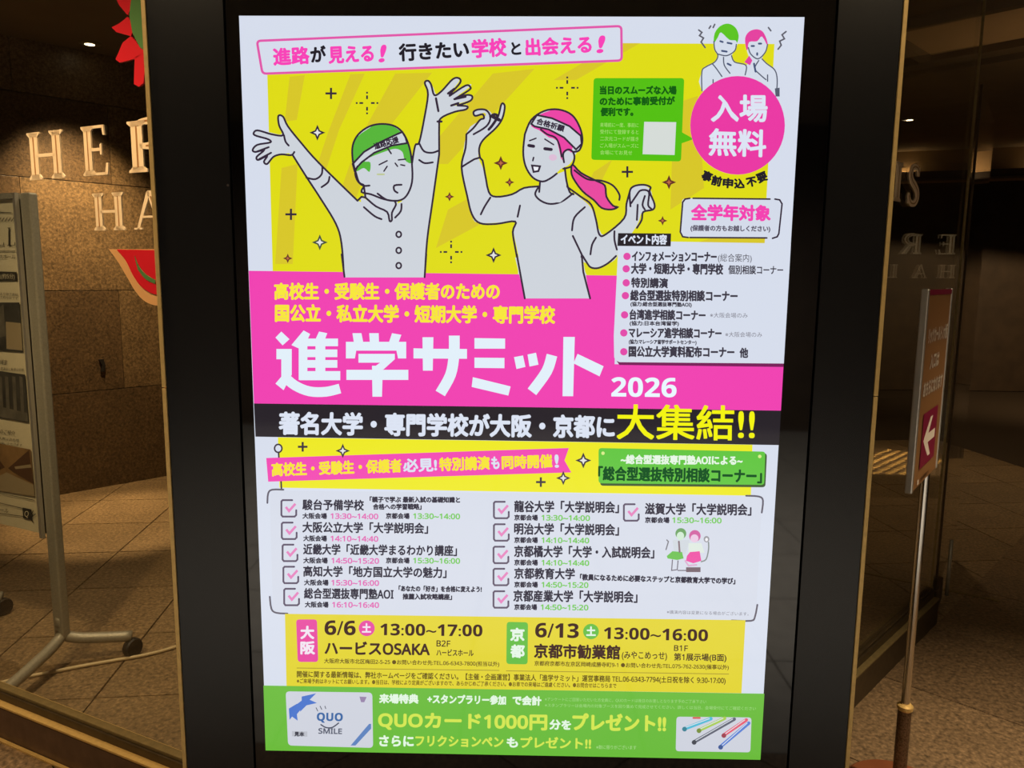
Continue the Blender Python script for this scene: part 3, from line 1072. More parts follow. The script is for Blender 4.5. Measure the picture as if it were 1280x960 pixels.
a.text('※大阪会場のみ', 887, 397, 934, 397.5, 6.5, (120, 118, 130))
a.text('※大阪会場のみ', 906, 421, 952, 421.5, 6.5, (120, 118, 130))
a.done()

a = art('subtitle_lettering', 'yellow subtitle lettering')
YT = (240, 224, 60)
a.text('高校生・受験生・保護者のための', 344, 374, 624, 374, 20, YT, 0.045)
a.text('国公立・私立大学・短期大学・専門学校', 345, 401.5, 693, 404, 21, YT, 0.045)
a.done()

# ---- main title, heavy rounded strokes
TT = (226, 240, 250)
a = art('title_lettering', 'big white title lettering')
ox, oy, k = 310, 330, 1 / 4.923


def S(pts, wd, smooth=0):
    a.line([(ox + x * k, oy + y * k) for x, y in pts], wd * k, TT, smooth, cap=False)


def Pg(pts):
    a.poly([(ox + x * k, oy + y * k) for x, y in pts], TT)


# 進
Pg([(172, 452), (208, 415), (258, 462), (216, 500)])
Pg([(178, 522), (272, 522), (272, 680), (222, 775), (172, 735), (208, 692), (208, 585), (178, 585)])
S([(225, 690), (290, 745), (380, 782), (480, 785), (568, 765)], 60, 4)
Pg([(345, 408), (385, 430), (372, 458), (420, 458), (440, 415), (490, 425), (478, 458), (556, 458), (556, 505), (318, 505), (318, 520), (270, 498)])
Pg([(315, 495), (368, 495), (368, 712), (315, 712)])
Pg([(418, 495), (478, 495), (478, 700), (418, 700)])
Pg([(360, 525), (552, 525), (552, 572), (360, 572)])
Pg([(360, 590), (552, 590), (552, 637), (360, 637)])
Pg([(320, 658), (570, 658), (570, 714), (320, 714)])
# 学
Pg([(645, 425), (700, 425), (712, 485), (655, 490)])
Pg([(748, 425), (806, 425), (808, 485), (752, 485)])
Pg([(888, 425), (945, 435), (925, 490), (868, 485)])
Pg([(605, 478), (975, 478), (975, 580), (925, 580), (915, 532), (668, 532), (660, 580), (605, 580)])
Pg([(682, 552), (905, 552), (905, 585), (835, 648), (768, 640), (815, 606), (682, 606)])
Pg([(608, 650), (988, 650), (988, 712), (608, 712)])
Pg([(765, 625), (832, 625), (826, 815), (768, 815)])
# サ ミ ッ ト measured in the next window
Pg([(1020, 518), (1348, 525), (1348, 582), (1020, 580)])
Pg([(1075, 450), (1142, 450), (1138, 655), (1078, 655)])
ox, oy = 540, 330
S([(138, 440), (136, 560), (115, 680), (52, 795)], 66, 4)
Pg([(-112, 520), (216, 522), (216, 582), (-112, 580)])
Pg([(262, 455), (450, 458), (450, 520), (262, 520)])
Pg([(262, 575), (446, 577), (446, 640), (262, 638)])
Pg([(252, 695), (484, 752), (470, 808), (245, 755)])
Pg([(505, 572), (560, 562), (575, 632), (520, 645)])
Pg([(588, 556), (640, 545), (655, 618), (600, 630)])
S([(738, 560), (705, 660), (615, 785)], 66, 4)
Pg([(808, 448), (878, 448), (868, 812), (803, 812)])
Pg([(895, 552), (1055, 628), (1030, 690), (870, 610)])
a.done()
a = art('year_lettering', 'white year lettering')
a.text('2026', 764, 495, 845, 496, 24, TT, 0.03)
a.done()
a = art('strip_lettering', 'white and yellow lettering on the black strip')
a.text('著名大学・専門学校が大阪・京都に', 350, 542, 767, 546.5, 27, W_, 0.045)
a.text('大集結!!', 771, 548, 942, 550, 43, (236, 236, 20), 0.022)
a.done()

# ---- middle yellow band, ribbon and green plate
a = art('yellow_band')
a.poly([(348, 546.2), (940, 555.5), (938, 619), (350, 609)], (236, 232, 22))
a.done()
a = art('lecture_ribbon', 'pink ribbon with yellow and white lettering')
a.disc(348.5, 560, 5.6, 6, LN, 20)
a.disc(348.5, 560, 3.6, 4, W_, 20)
a.line([(349, 566), (349.5, 575)], 2, LN)
a.line([(352, 601), (352.5, 610)], 2, LN)
a.poly([(333.5, 572), (711, 559.5), (705.5, 575), (714, 590), (336, 601.5)], PK)
for st, x0, x1, c in (('高校生・受験生・保護者', 341, 502, YT), ('必見!', 505, 546, W_), ('特別講演', 550, 612, YT), ('も', 615, 624, W_), ('同時開催', 628, 690, YT), ('!', 694, 698, W_)):
    yy = lambda x: 594.5 - (x - 341) * 11 / 350
    a.text(st, x0, yy(x0), x1, yy(x1), 16, c, 0.045)
a.done()
for x, y, r, k in ((379, 558, 6, 'plus'), (429, 563, 9, 'star'), (729, 575, 10, 'star'), (704, 597, 9, 'star'), (676, 602, 6, 'plus')):
    a = art('sparkle')
    spark(x, y, r, k)
    a.done()
a = art('green_plate', 'green plate with white and dark green lettering')
a.rrect([(750, 562), (958, 566), (956, 608.5), (750, 606.5)], 4, (50, 84, 40))
a.rrect([(748, 559.5), (956, 564), (954.5, 605.5), (748, 603.5)], 4, (92, 196, 60))
for x, y in ((753.5, 566), (949, 570)):
    a.disc(x, y, 2.2, 2.2, (216, 236, 140), 12)
a.text('~総合型選抜専門塾AOIによる~', 776, 579, 927, 580.5, 11, (226, 240, 224), 0.05)
a.text('「総合型選抜特別相談コーナー」', 748, 599.5, 951, 603, 17, (30, 84, 40), 0.045)
a.done()

# ---- programme list
a = art('programme_panel', 'white programme panel with corner brackets')
a.rrect([(338, 612), (952, 619.5), (944, 775), (342, 766)], 8, (212, 218, 232))
for q in ([(335, 628), (336, 616), (341, 611.5), (355, 611.5)], [(932, 619), (948, 620), (953, 625), (951.5, 640)], [(338, 745), (340, 760), (346, 765), (360, 766)], [(914, 774.5), (938, 775), (943, 770), (946, 755)]):
    a.line(q, 2.2, (92, 88, 104), 3)
a.done()
PT, GT = (222, 110, 180), (120, 200, 90)
L = [(352, 635, '駿台予備学校', 379, 455, 13, [('大阪会場', 379, 409, TX), ('13:30~14:00', 414, 473, PT), ('京都会場', 483, 512, TX), ('13:30~14:00', 517, 575, GT)]),
     (352.5, 663, '大阪公立大学「大学説明会」', 379, 535, 13, [('大阪会場', 380, 409, TX), ('14:10~14:40', 414, 473, PT)]),
     (353.5, 690.5, '近畿大学「近畿大学まるわかり講座」', 380, 571, 13, [('大阪会場', 380, 410, TX), ('14:50~15:20', 415, 474, PT), ('京都会場', 483, 512, TX), ('15:30~16:00', 517, 575, GT)]),
     (354.5, 718, '高知大学「地方国立大学の魅力」', 380, 558, 13, [('大阪会場', 381, 411, TX), ('15:30~16:00', 415, 474, PT)]),
     (355.5, 745.5, '総合型選抜専門塾AOI', 381, 492, 13, [('大阪会場', 382, 411, TX), ('16:10~16:40', 416, 474, PT)]),
     (617, 637, '龍谷大学「大学説明会」', 643, 773, 14, [('京都会場', 643, 672, TX), ('13:30~14:00', 677, 737, GT)]),
     (617, 665, '明治大学「大学説明会」', 643, 773, 14, [('京都会場', 643, 672, TX), ('14:10~14:40', 677, 736, GT)]),
     (616.5, 693, '京都橘大学「大学・入試説明会」', 643, 817, 14, [('京都会場', 643, 672, TX), ('14:10~14:40', 677, 736, GT)]),
     (616.5, 720.5, '京都教育大学', 643, 718, 13.5, [('京都会場', 643, 672, TX), ('14:50~15:20', 677, 735, GT)]),
     (616.5, 748.5, '京都産業大学「大学説明会」', 642, 796, 14, [('京都会場', 643, 671, TX), ('14:50~15:20', 676, 735, GT)]),
     (779, 640, '滋賀大学「大学説明会」', 806, 938, 14, [('京都会場', 806, 836, TX), ('15:30~16:00', 840, 901, GT)])]
for x, y, st, x0, x1, h, sub in L:
    a = art('programme_entry')
    a.line([(x + 14, y - 10.5), (x + 2, y - 10.5), (x + 0.5, y - 9), (x + 0.5, y + 8), (x + 2, y + 10), (x + 17, y + 10), (x + 19, y + 8), (x + 19, y + 2)], 2.3, (84, 72, 100))
    a.line([(x + 6, y - 2), (x + 10, y + 3), (x + 18, y - 6)], 3.0, (226, 128, 190), cap=False)
    sl = 0.010
    a.text(st, x0, y + h / 2 - 5, x1, y + h / 2 - 5 + (x1 - x0) * sl, h, TX, 0.035)
    for t, u0, u1, c in sub:
        a.text(t, u0, y + 12.5, u1, y + 12.5 + (u1 - u0) * sl, 7 if c == TX else 6.5, c, 0.05)
    a.done()
a = art('programme_notes')
a.text('「親子で学ぶ 最新入試の基礎知識と', 463, 627, 575, 627.5, 7, TX, 0.06)
a.text('合格への学習戦略」', 467, 636, 527, 636, 7, TX, 0.06)
a.text('「あなたの「好き」を合格に変えよう!', 499, 738, 602, 739, 7, TX, 0.06)
a.text('推薦入試攻略講座」', 504, 748, 565, 748.5, 7, TX, 0.06)
a.text('「教員になるために必要なステップと京都教育大学での学び」', 725, 724, 918, 729, 7.5, TX, 0.06)
a.text('※講演内容は変更になる場合がございます。', 833, 766, 935, 768.5, 4.5, (120, 118, 130))
a.done()
a = art('student_pair_drawing', 'tiny drawing of two students in green and pink aprons')
a.disc(850.5, 666, 6.8, 6.8, (100, 160, 96), 20)
a.disc(850, 669, 4.6, 5.2, (206, 232, 210), 20)
a.disc(868, 669, 7.2, 7.4, (206, 90, 160), 20)
a.disc(867.5, 672, 5, 5, (232, 200, 226), 20)
a.poly([(840, 674), (862, 674), (856, 692), (842, 690)], (206, 214, 222))
a.poly([(833, 694), (840, 688), (852, 689), (854, 697), (846, 699), (834, 697)], (100, 190, 76))
a.poly([(860, 678), (876, 678), (880, 690), (860, 690)], (220, 232, 224))
a.poly([(858, 694), (862, 689), (874, 688), (876, 700), (866, 703), (857, 700)], (234, 70, 164))
a.line([(848, 676), (849, 689)], 2.2, (130, 110, 120))
a.line([(840, 699), (839, 712), (846, 711), (847, 700)], 1.3, (110, 104, 120))
a.line([(847, 712), (858, 712)], 1.3, (110, 104, 120))
a.line([(832, 686), (835, 676), (833, 674)], 1.5, (120, 120, 130))
a.disc(882.5, 673, 3.6, 4, (150, 150, 158), 14)
a.disc(882.5, 673.5, 1.8, 2.2, (240, 240, 246), 14)
a.line([(885, 677), (885, 686), (882, 698), (876, 701)], 1.6, (130, 140, 140), 3)
a.poly([(857, 708), (875, 708), (875, 714), (857, 714)], (110, 90, 104))
a.line([(856, 700), (860, 706), (870, 705)], 2.0, (214, 170, 206))
a.done()

# ---- dates band
YB = (224, 210, 40)
a = art('dates_band', 'yellow band with dates and venues')
a.poly([(357, 766), (931, 774), (926, 865), (359, 856)], YB)
a.rrect([(371, 773), (397, 773), (398.5, 826), (373, 826)], 4, (228, 64, 160))
a.text('大', 377, 797, 393, 797, 15.5, (236, 224, 236), 0.05)
a.text('阪', 377, 816, 394, 816, 15.5, (236, 224, 236), 0.05)
DT = (72, 50, 44)
a.text('6/6', 406.5, 792, 445, 792.5, 18, DT, 0.035)
a.disc(459, 784, 10, 9.8, (228, 64, 160), 24)
a.text('土', 453.5, 789.5, 464, 789.5, 11.5, (236, 224, 236), 0.05)
a.text('13:00~17:00', 476, 792.5, 603, 794, 14.5, DT, 0.035)
a.text('ハービスOSAKA', 407, 817, 537, 818.5, 17, DT, 0.04)
a.text('B2F', 546, 806.5, 563, 807, 7.5, DT, 0.03)
a.text('ハービスホール', 546, 818.5, 592, 819, 8.5, DT, 0.03)
a.text('大阪府大阪市北区梅田2-5-25 ●お問い合わせ先:TEL.06-6343-7800(担当以外)', 406, 827.5, 624, 831.5, 6, (104, 84, 40), 0.03)
a.rrect([(633.5, 776), (660, 776.5), (659.5, 829), (633, 828.5)], 4, (92, 186, 60))
a.text('京', 638.5, 799.5, 655, 799.5, 15.5, (226, 240, 226), 0.05)
a.text('都', 638.5, 820, 655, 820.5, 15.5, (226, 240, 226), 0.05)
a.text('6/13', 669, 795, 723, 796, 18, DT, 0.035)
a.disc(738.5, 788, 9.8, 9.6, (92, 186, 60), 24)
a.text('土', 733, 793.5, 744, 793.5, 11.5, (226, 240, 226), 0.05)
a.text('13:00~16:00', 754.5, 797, 884, 800, 14.5, DT, 0.035)
a.text('京都市勧業館', 668, 820.5, 774, 822.5, 17, DT, 0.04)
a.text('(みやこめっせ)', 777, 822, 833, 823, 10, DT, 0.02)
a.text('B1F', 842, 812, 859, 812.5, 7, DT, 0.03)
a.text('第1展示場(B面)', 842, 824, 907, 825, 9, DT, 0.03)
a.text('京都府京都市左京区岡崎成勝寺町9-1 ●お問い合わせ先:TEL.075-762-2630(催事以外)', 668, 830.5, 910, 835.5, 6, (104, 84, 40), 0.03)
a.line([(372, 833.5), (624, 836.5)], 0.8, (150, 130, 40))
a.line([(633, 837), (910, 841)], 0.8, (150, 130, 40))
a.text('開催に関する最新情報は、弊社ホームページをご確認ください。【主催・企画運営】事業法人「進学サミット」運営事務局 TEL.06-6343-7794(土日祝を除く 9:30-17:00)', 372, 845, 906, 853, 8, (96, 78, 36), 0.03)
a.text('※ご来場予約はネットにてお願いします。●当日は、学校により定員がございますので、あらかじめご了承ください。●お車での来場はご遠慮ください。●お問合せはこちらまで', 372, 852.5, 770, 858.5, 6, (120, 100, 40), 0.03)
a.done()

# ---- green bottom band
GB = (104, 186, 58)
a = art('green_band', 'green band at the foot of the poster')
a.poly([(330.3, 855.3), (954.6, 865.5), BRc, BLc], GB)
a.done()
a = art('prize_lettering', 'white and yellow green lettering')
YG = (206, 224, 84)
LWt = (222, 240, 220)
a.text('来場特典', 475, 877, 523, 877.5, 11, LWt, 0.06)
a.text('+スタンプラリー参加', 535, 877.5, 632, 879, 11, LWt, 0.05)
a.text('で会計', 641, 879, 676, 880, 11, LWt, 0.06)
for y, x0, x1, st in ((874.5, 681, 882, '※アンケートにご回答いただいた方全員に。QUOカードは後日のお渡しとなります予めご了承下さい'), (882, 681, 944, '※スタンプラリーは会場内の対象ブースを回り集めて完成させてください。詳しくは当日、会場受付にてご確認ください')):
    a.text(st, x0, y, x1, y + (x1 - x0) * 0.016, 4.5, (160, 216, 130))
a.text('QUOカード1000円', 474, 907.5, 683, 910.5, 19.5, YG, 0.05)
a.text('分を', 687, 909.5, 713, 910.5, 12, LWt, 0.05)
a.text('プレゼント!!', 716, 911, 831, 913, 21, YG, 0.05)
a.text('さらに', 475, 931, 517, 931.5, 14, LWt, 0.05)
a.text('フリクションペン', 520, 931, 629, 932.5, 14, YG, 0.04)
a.text('も', 634, 932.5, 647, 932.5, 13, LWt, 0.05)
a.text('プレゼント!!', 651, 933, 738, 934.5, 14, YG, 0.04)
a.text('※数に限りがございます', 745, 934.5, 795, 935, 5, (170, 220, 140))
a.done()
a = art('gift_card_picture', 'white gift card with blue ribbon')
CW = (206, 210, 222)
a.rrect([(358, 862.5), (466, 864), (467, 933), (361, 930)], 5, CW)
BL_ = (70, 116, 204)
for q in ([(378, 869), (396, 865), (388, 873), (397, 877), (384, 880), (376, 888), (378, 876)], [(362, 884), (372, 878), (378, 884), (372, 891), (373, 899), (366, 894), (363, 898)], [(370, 880), (382, 871), (386, 876), (374, 888)]):
    a.poly(q, BL_)
a.poly([(462, 903), (464.5, 903), (464.5, 909), (445, 930), (439, 930)], (92, 130, 190))
a.text('QUO', 397, 899, 429, 899.5, 10, (66, 104, 160), 0.07)
a.text('SMILE', 399, 915, 428, 915.5, 6.5, (90, 94, 110), 0.05)
a.line([(402, 904), (408, 907.5), (416, 907.5), (424, 902)], 1.6, (70, 76, 96), 4)
for q in ([(398, 887), (396, 883)], [(403, 885), (401, 881)], [(408, 884), (407, 881)]):
    a.line(q, 1, (80, 84, 100))
a.poly([(366, 912), (385, 912.5), (385, 919), (366, 918.5)], (186, 190, 200))
a.text('見本', 369, 918.3, 381, 918.5, 5.5, (70, 70, 80), 0.06)
a.poly([(450, 869), (459, 869.5), (456, 876), (452, 876)], (150, 130, 170))
a.done()
a = art('pen_picture', 'white card with five coloured pens')
a.rrect([(845, 894), (938.5, 895), (937, 938.5), (844, 937)], 4, CW)
for x0, y0, x1, y1, c in ((854, 909.5, 888, 896.5, (80, 186, 214)), (872, 911.5, 905, 896, (168, 204, 84)), (866, 926, 917, 897, (96, 100, 116)), (903, 917.5, 932, 898, (228, 92, 116)), (899, 932, 935, 902, (88, 128, 212))):
    a.line([(x0, y0), (x1, y1)], 4.4, c)
    a.line([(x0 + 3, y0 - 2.4), (x1 - 2, y1)], 1.0, (222, 228, 236))
    a.disc(x0 + 1, y0, 3, 3, tuple(int(v * 0.7) for v in c), 12)
a.line([(866, 895.5), (874, 895.5)], 2.4, (214, 96, 90))
a.done()


# ================================================================ LETTERS ON THE GLASS
def glyph(ch):
    """2D strokes of one serif capital in a cell one unit high: list of polygons, and inline grooves"""
    P, Gv = [], []

    def bar(x0, y0, x1, y1):
        P.append([(x0, y0), (x1, y0), (x1, y1), (x0, y1)])

    def stem(x, w=0.25, y0=0, y1=1, serif=0.08):
        bar(x - w / 2, y0, x + w / 2, y1)
        Gv.append([[(x - 0.018, y0 + 0.1), (x + 0.018, y0 + 0.1), (x + 0.018, y1 - 0.1), (x - 0.018, y1 - 0.1)]])
        for yy, s in ((y0, 1), (y1, -1)):
            P.append([(x - w / 2 - serif, yy), (x + w / 2 + serif, yy), (x + w / 2 + serif, yy + s * 0.04), (x + w / 2, yy + s * 0.11), (x - w / 2, yy + s * 0.11), (x - w / 2 - serif, yy + s * 0.04)])

    def curve(pts, w0, n=6, groove=True):
        pts = catmull(pts, n)
        L_, R_ = [], []
        l2, r2 = [], []
        for i, p in enumerate(pts):
            q0, q1 = pts[max(i - 1, 0)], pts[min(i + 1, len(pts) - 1)]
            d = Vector((q1[0] - q0[0], q1[1] - q0[1])).normalized()
            t = i / (len(pts) - 1)
            w = w0 * (0.45 + 0.55 * math.sin(math.pi * t))
            L_.append((p[0] - d.y * w / 2, p[1] + d.x * w / 2))
            R_.append((p[0] + d.y * w / 2, p[1] - d.x * w / 2))
            l2.append((p[0] - d.y * 0.018, p[1] + d.x * 0.018))
            r2.append((p[0] + d.y * 0.018, p[1] - d.x * 0.018))
        Gv.append([])
        for i in range(len(pts) - 1):
            P.append([L_[i], R_[i], R_[i + 1], L_[i + 1]])
            if groove and 2 < i < len(pts) - 4:
                Gv[-1].append([l2[i], r2[i], r2[i + 1], l2[i + 1]])
    if ch == 'H':
        stem(0.24); stem(0.96); bar(0.3, 0.47, 0.9, 0.54); w = 1.2
    elif ch == 'E':
        stem(0.24)
        bar(0.3, 0, 0.82, 0.055); bar(0.3, 0.945, 0.78, 1.0); bar(0.3, 0.49, 0.68, 0.55)
        P.append([(0.76, 0), (0.86, 0), (0.90, 0.24), (0.83, 0.24)])
        P.append([(0.74, 1), (0.80, 1), (0.82, 0.80), (0.76, 0.80)])
        P.append([(0.64, 0.42), (0.70, 0.40), (0.70, 0.64), (0.64, 0.62)])
        w = 0.92
    elif ch in 'RB':
        stem(0.24)
        curve([(0.3, 0.97), (0.6, 0.97), (0.80, 0.86), (0.80, 0.64), (0.6, 0.51), (0.3, 0.51)], 0.2)
        if ch == 'R':
            P.append([(0.46, 0.52), (0.66, 0.52), (1.0, 0.06), (1.06, 0.0), (0.78, 0.0)]); w = 1.05
        else:
            curve([(0.3, 0.51), (0.66, 0.51), (0.88, 0.38), (0.88, 0.14), (0.66, 0.03), (0.3, 0.03)], 0.2); w = 0.98
    elif ch == 'I':
        stem(0.24); w = 0.48
    elif ch == 'S':
        curve([(0.62, 0.78), (0.56, 0.93), (0.40, 0.98), (0.22, 0.93), (0.14, 0.76), (0.24, 0.60), (0.44, 0.49), (0.60, 0.36), (0.62, 0.18), (0.48, 0.04), (0.26, 0.03), (0.12, 0.16), (0.10, 0.24)], 0.2)
        P.append([(0.60, 0.76), (0.66, 0.76), (0.66, 1.0), (0.60, 0.94)])
        P.append([(0.08, 0.0), (0.13, 0.06), (0.13, 0.28), (0.07, 0.28)])
        w = 0.74
    elif ch == 'A':
        P.append([(0.04, 0), (0.12, 0), (0.50, 0.92), (0.46, 1.0), (0.40, 0.98)])
        P.append([(0.52, 1.0), (0.40, 0.98), (0.72, 0), (0.94, 0)])
        Gv.append([[(0.50, 0.85), (0.54, 0.85), (0.80, 0.1), (0.76, 0.1)]])
        bar(0.24, 0.30, 0.72, 0.355)
        bar(-0.04, 0, 0.22, 0.045); bar(0.62, 0, 1.04, 0.045); w = 1.04
    elif ch == 'L':
        stem(0.24); bar(0.3, 0, 0.80, 0.055)
        P.append([(0.74, 0), (0.84, 0), (0.88, 0.24), (0.81, 0.24)]); w = 0.88
    return P, Gv, w


def letter(ch, org, dirv, nrm, x0, z0, h, wid, label, group, m=CREAM, par=None):
    P, Gv, w = glyph(ch)
    sx = wid / w
    o = thing('sign_letter', label, 'letter', (*(org + dirv * x0), z0), math.atan2(dirv.y, dirv.x), group)
    s = 1 if Vector((-dirv.y, dirv.x)).dot(nrm) > 0 else -1
    bm = bmesh.new()
    for q in P:
        prism_bm(bm, [(x * sx, y * h) for x, y in q], 0.0, s * 0.004)
    mesh('letter_face', bm, m, o)
    for gr in Gv:
        bm = bmesh.new()
        for q in gr:
            prism_bm(bm, [(x * sx, y * h) for x, y in q], s * 0.004, s * 0.0044)
        mesh('inline_groove', bm, LINEBR, o)
    return o


PL0 = GL0 + ln * 0.034
PLm = lambda x, y: on_vert(x, y, PL0, PL0 + gdir)
tpos = lambda p: (Vector((p.x, p.y)) - PL0).dot(gdir)
zu0, zu1 = PLm(60, 224).z, PLm(60, 164).z
zl0, zl1 = PLm(138, 288).z, PLm(138, 241).z
hu, hl = zu1 - zu0, zl1 - zl0
spec = [('H', 35, 82), ('E', 103, 137), ('R', 160, 220)]
for ch, xa, xb in spec:
    p0, p1 = tpos(PLm(xa, 190)), tpos(PLm(xb, 190))
    letter(ch, PL0, gdir, -ln, p0, zu0, hu, p1 - p0, 'cream serif capital %s in the upper row on the left glass' % ch, 'glass lettering, left pane')
tR = tpos(PLm(160, 190))
for i, (ch, dx, wd) in enumerate((('B', 0.19, 0.11), ('I', 0.37, 0.055), ('S', 0.49, 0.09))):
    letter(ch, PL0, gdir, -ln, tR + dx, zu0, hu, wd, 'cream serif capital %s of the left glass behind the black cabinet' % ch, 'glass lettering, left pane')
for ch, xa, xb in (('H', 117, 158), ('A', 170, 212)):
    p0, p1 = tpos(PLm(xa, 265)), tpos(PLm(xb, 265))
    letter(ch, PL0, gdir, -ln, p0, zl0, hl, p1 - p0, 'cream serif capital %s in the lower row on the left glass' % ch, 'glass lettering, left pane')
tA = tpos(PLm(170, 265))
for i, lab in enumerate(('first cream L after the A in the lower row of the left glass', 'last cream L of the lower row, behind the black cabinet')):
    letter('L', PL0, gdir, -ln, tA + 0.16 + 0.145 * i, zl0, hl, 0.09, lab, 'glass lettering, left pane')
# right glass: the end of the same name
PR0 = GR0 + rn * 0.034
PRm = lambda x, y: on_vert(x, y, PR0, PR0 + rdir)
tr_ = lambda p: (Vector((p.x, p.y)) - PR0).dot(rdir)
for ch, xa, xb, lab in (('I', 1116.5, 1126.5, 'cream serif capital I on the right glass beside the brass edge'), ('S', 1134, 1149, 'cream serif capital S on the right glass')):
    p0, p1 = tr_(PRm(xa, 230)), tr_(PRm(xb, 230))
    zb = PRm((xa + xb) / 2, 252 if ch == 'I' else 256).z
    zt = PRm((xa + xb) / 2, 202 if ch == 'I' else 207).z
    letter(ch, PR0, rdir, -rn, p0, zb, zt - zb, p1 - p0, lab, 'glass lettering, right pane')

# emblem on the left glass: traced on the pane, given its own thickness
def emblem(name, label, parts):
    o = thing(name, label, 'emblem', (PL0.x, PL0.y, 0), math.atan2(gdir.y, gdir.x))
    for pn, pts, m, d in parts:
        q = [PLm(x, y) for x, y in pts]
        bm = bmesh.new()
        prism_bm(bm, [(tpos(p), p.z) for p in q], 0.0, -d)
        mesh(pn, bm, m, o)
    return o


emblem('flower_emblem', 'red and green jagged flower emblem high on the left glass', [
    ('petal', [(146, -4), (152, 8), (162, 20), (166, 12), (172, -4)], RED, 0.006),
    ('petal', [(162, 22), (152, 30), (142, 35), (148, 41), (166, 46), (172, 34)], RED, 0.006),
    ('petal', [(166, 46), (156, 54), (147, 75), (152, 79), (172, 74), (184, 66)], RED, 0.006),
    ('petal', [(171, 72), (170, 106), (176, 109), (182, 104), (186, 66)], RED, 0.006),
    ('flower_centre', [(168, -4), (165, 20), (169, 42), (178, 60), (192, 70), (210, 74), (228, 68), (240, 50), (244, 20), (240, -4)], GREEN, 0.008)])
rim = catmull([(138, 311.5), (150, 328), (160, 345), (172, 365), (184, 377), (200, 382), (216, 376)], 5)
inn = catmull([(149, 312), (160, 325), (170, 345), (182, 360), (198, 368), (212, 364)], 5)
emblem('melon_slice_emblem', 'red slice shaped emblem with tan rim under the lettering on the left glass', [
    ('rind', rim + [(216, 311.5)], TAN, 0.005),
    ('flesh', inn + [(212, 313)], RED, 0.008),
    ('stripe', catmull([(172, 320), (177, 332), (186, 343), (198, 350)], 4) + catmull([(198, 355), (186, 349), (176, 337)], 4), GREEN, 0.0095)])

# the same name on a wall across the passage, seen only as a mirror image in the right pane
def mirror(p):
    q = Vector((p[0], p[1])) - (GR0 + rn * 0.035)
    dd = q.dot(rn)
    return Vector((p[0], p[1])) - rn * (2 * dd)


vE, vB = ray(1197, 305), ray(1112, 305)
pE = mirror(vE * (5.2 / vE.y)); pB = mirror(vB * (5.2 / vB.y))
odir = (pB - pE).normalized()
zE = ray(1193, 293).z * (5.2 / ray(1193, 293).y) + CH
zE0 = ray(1193, 318).z * (5.2 / ray(1193, 318).y) + CH
zH = ray(1193, 331).z * (5.2 / ray(1193, 331).y) + CH
zH0 = ray(1193, 348).z * (5.2 / ray(1193, 348).y) + CH
onr = Vector((-odir.y, odir.x))
if onr.dot(-pE) < 0:
    onr = -onr
sp = (pB - pE).length / 2.0
MUT = mat('letter_muted', (225, 215, 190), 0.6)
ow = thing('window_3', None, None, kind='structure')
beam('glass_pane', pE - odir * 0.6 - onr * 0.02, pE + odir * 2.4 - onr * 0.02, 0.15, ZC, 0.01, GLASS, ow)
beam('sill', pE - odir * 0.6 - onr * 0.02, pE + odir * 2.4 - onr * 0.02, 0, 0.15, 0.06, DBRONZE, ow)
for i, ch in enumerate('HERBIS'):
    letter(ch, pE - onr * 0.012, odir, onr, (i - 1) * sp, zE0, zE - zE0, glyph(ch)[2] * (zE - zE0), 'cream capital %s of the sign mirrored in the right glass' % ch, 'lettering on the opposite glass', MUT)
LAB = ('H that opens the smaller mirrored row', 'A in the smaller mirrored row', 'L right of the A in the small mirrored row', 'L that closes the smaller mirrored row')
for i, ch in enumerate('HALL'):
    letter(ch, pE - onr * 0.012, odir, onr, (i - 0.05) * sp * 0.85 , zH0, zH - zH0, glyph(ch)[2] * (zH - zH0), 'cream capital %s' % LAB[i], 'lettering on the opposite glass', MUT)

# ================================================================ EASEL BOARD BEHIND THE LEFT GLASS
bp_ = Vector((-1.765, 2.72))
bdir = -gdir
board = thing('notice_board', 'grey framed notice board on casters behind the left glass', 'board', (bp_.x, bp_.y, 0), math.atan2(bdir.y, bdir.x))
# local frame: +x runs away to the left of the photograph, +y towards the passage when negative of the side
side = 1 if Vector((-bdir.y, bdir.x)).dot(-ln) > 0 else -1
BWd = 0.83
bz = lambda y: on_vert(40, y, bp_, bp_ + bdir).z
zt, zpb = bz(241), on_vert(50, 664, bp_, bp_ + bdir).z
lb = lambda n, x0, x1, y0, y1, z0, z1, m, bev=0.0, p=board: box(n, ((x0 + x1) / 2, (y0 + y1) / 2, (z0 + z1) / 2), (x1 - x0, abs(y1 - y0), z1 - z0), m, p, 0, bev)
bmat = Matrix.Translation((bp_.x, bp_.y, 0)) @ Matrix.Rotation(math.atan2(bdir.y, bdir.x), 4, 'Z')
binv = bmat.inverted()
fe_near, fe_far = binv @ on_z(-6, 872, 0.075), binv @ on_z(163, 793, 0.09)
for x in (-0.035, BWd - 0.035):
    xm = x + 0.027
    lb('post', x, x + 0.055, -0.016, 0.016, 0.12, zt, ALU, 0.006)
    e1 = Vector((xm, fe_near.y, 0.075)) + Vector((fe_near.x, 0, 0))
    e2 = Vector((xm, fe_far.y, 0.085)) + Vector((fe_far.x, 0, 0))
    m_ = Vector((xm, 0, 0.20))
    for e in (e1, e2):
        tube('foot', catmull([tuple(m_), (xm, 0, 0.135), tuple(Vector((xm, 0, 0.115)).lerp(e, 0.18)), tuple(Vector((xm, 0, 0.11)).lerp(e, 0.5)), tuple(e)], 4), 0.021, ALU, board)
        c = lathe('caster', [(0.012, -0.016), (0.034, -0.016), (0.038, -0.009), (0.038, 0.009), (0.034, 0.016), (0.012, 0.016)], RUBBER, board, 24)
        c.matrix_local = Matrix.Translation((e.x, e.y, 0.038)) @ Matrix.Rotation(math.radians(90), 4, 'Y')
yo = side * 0.022
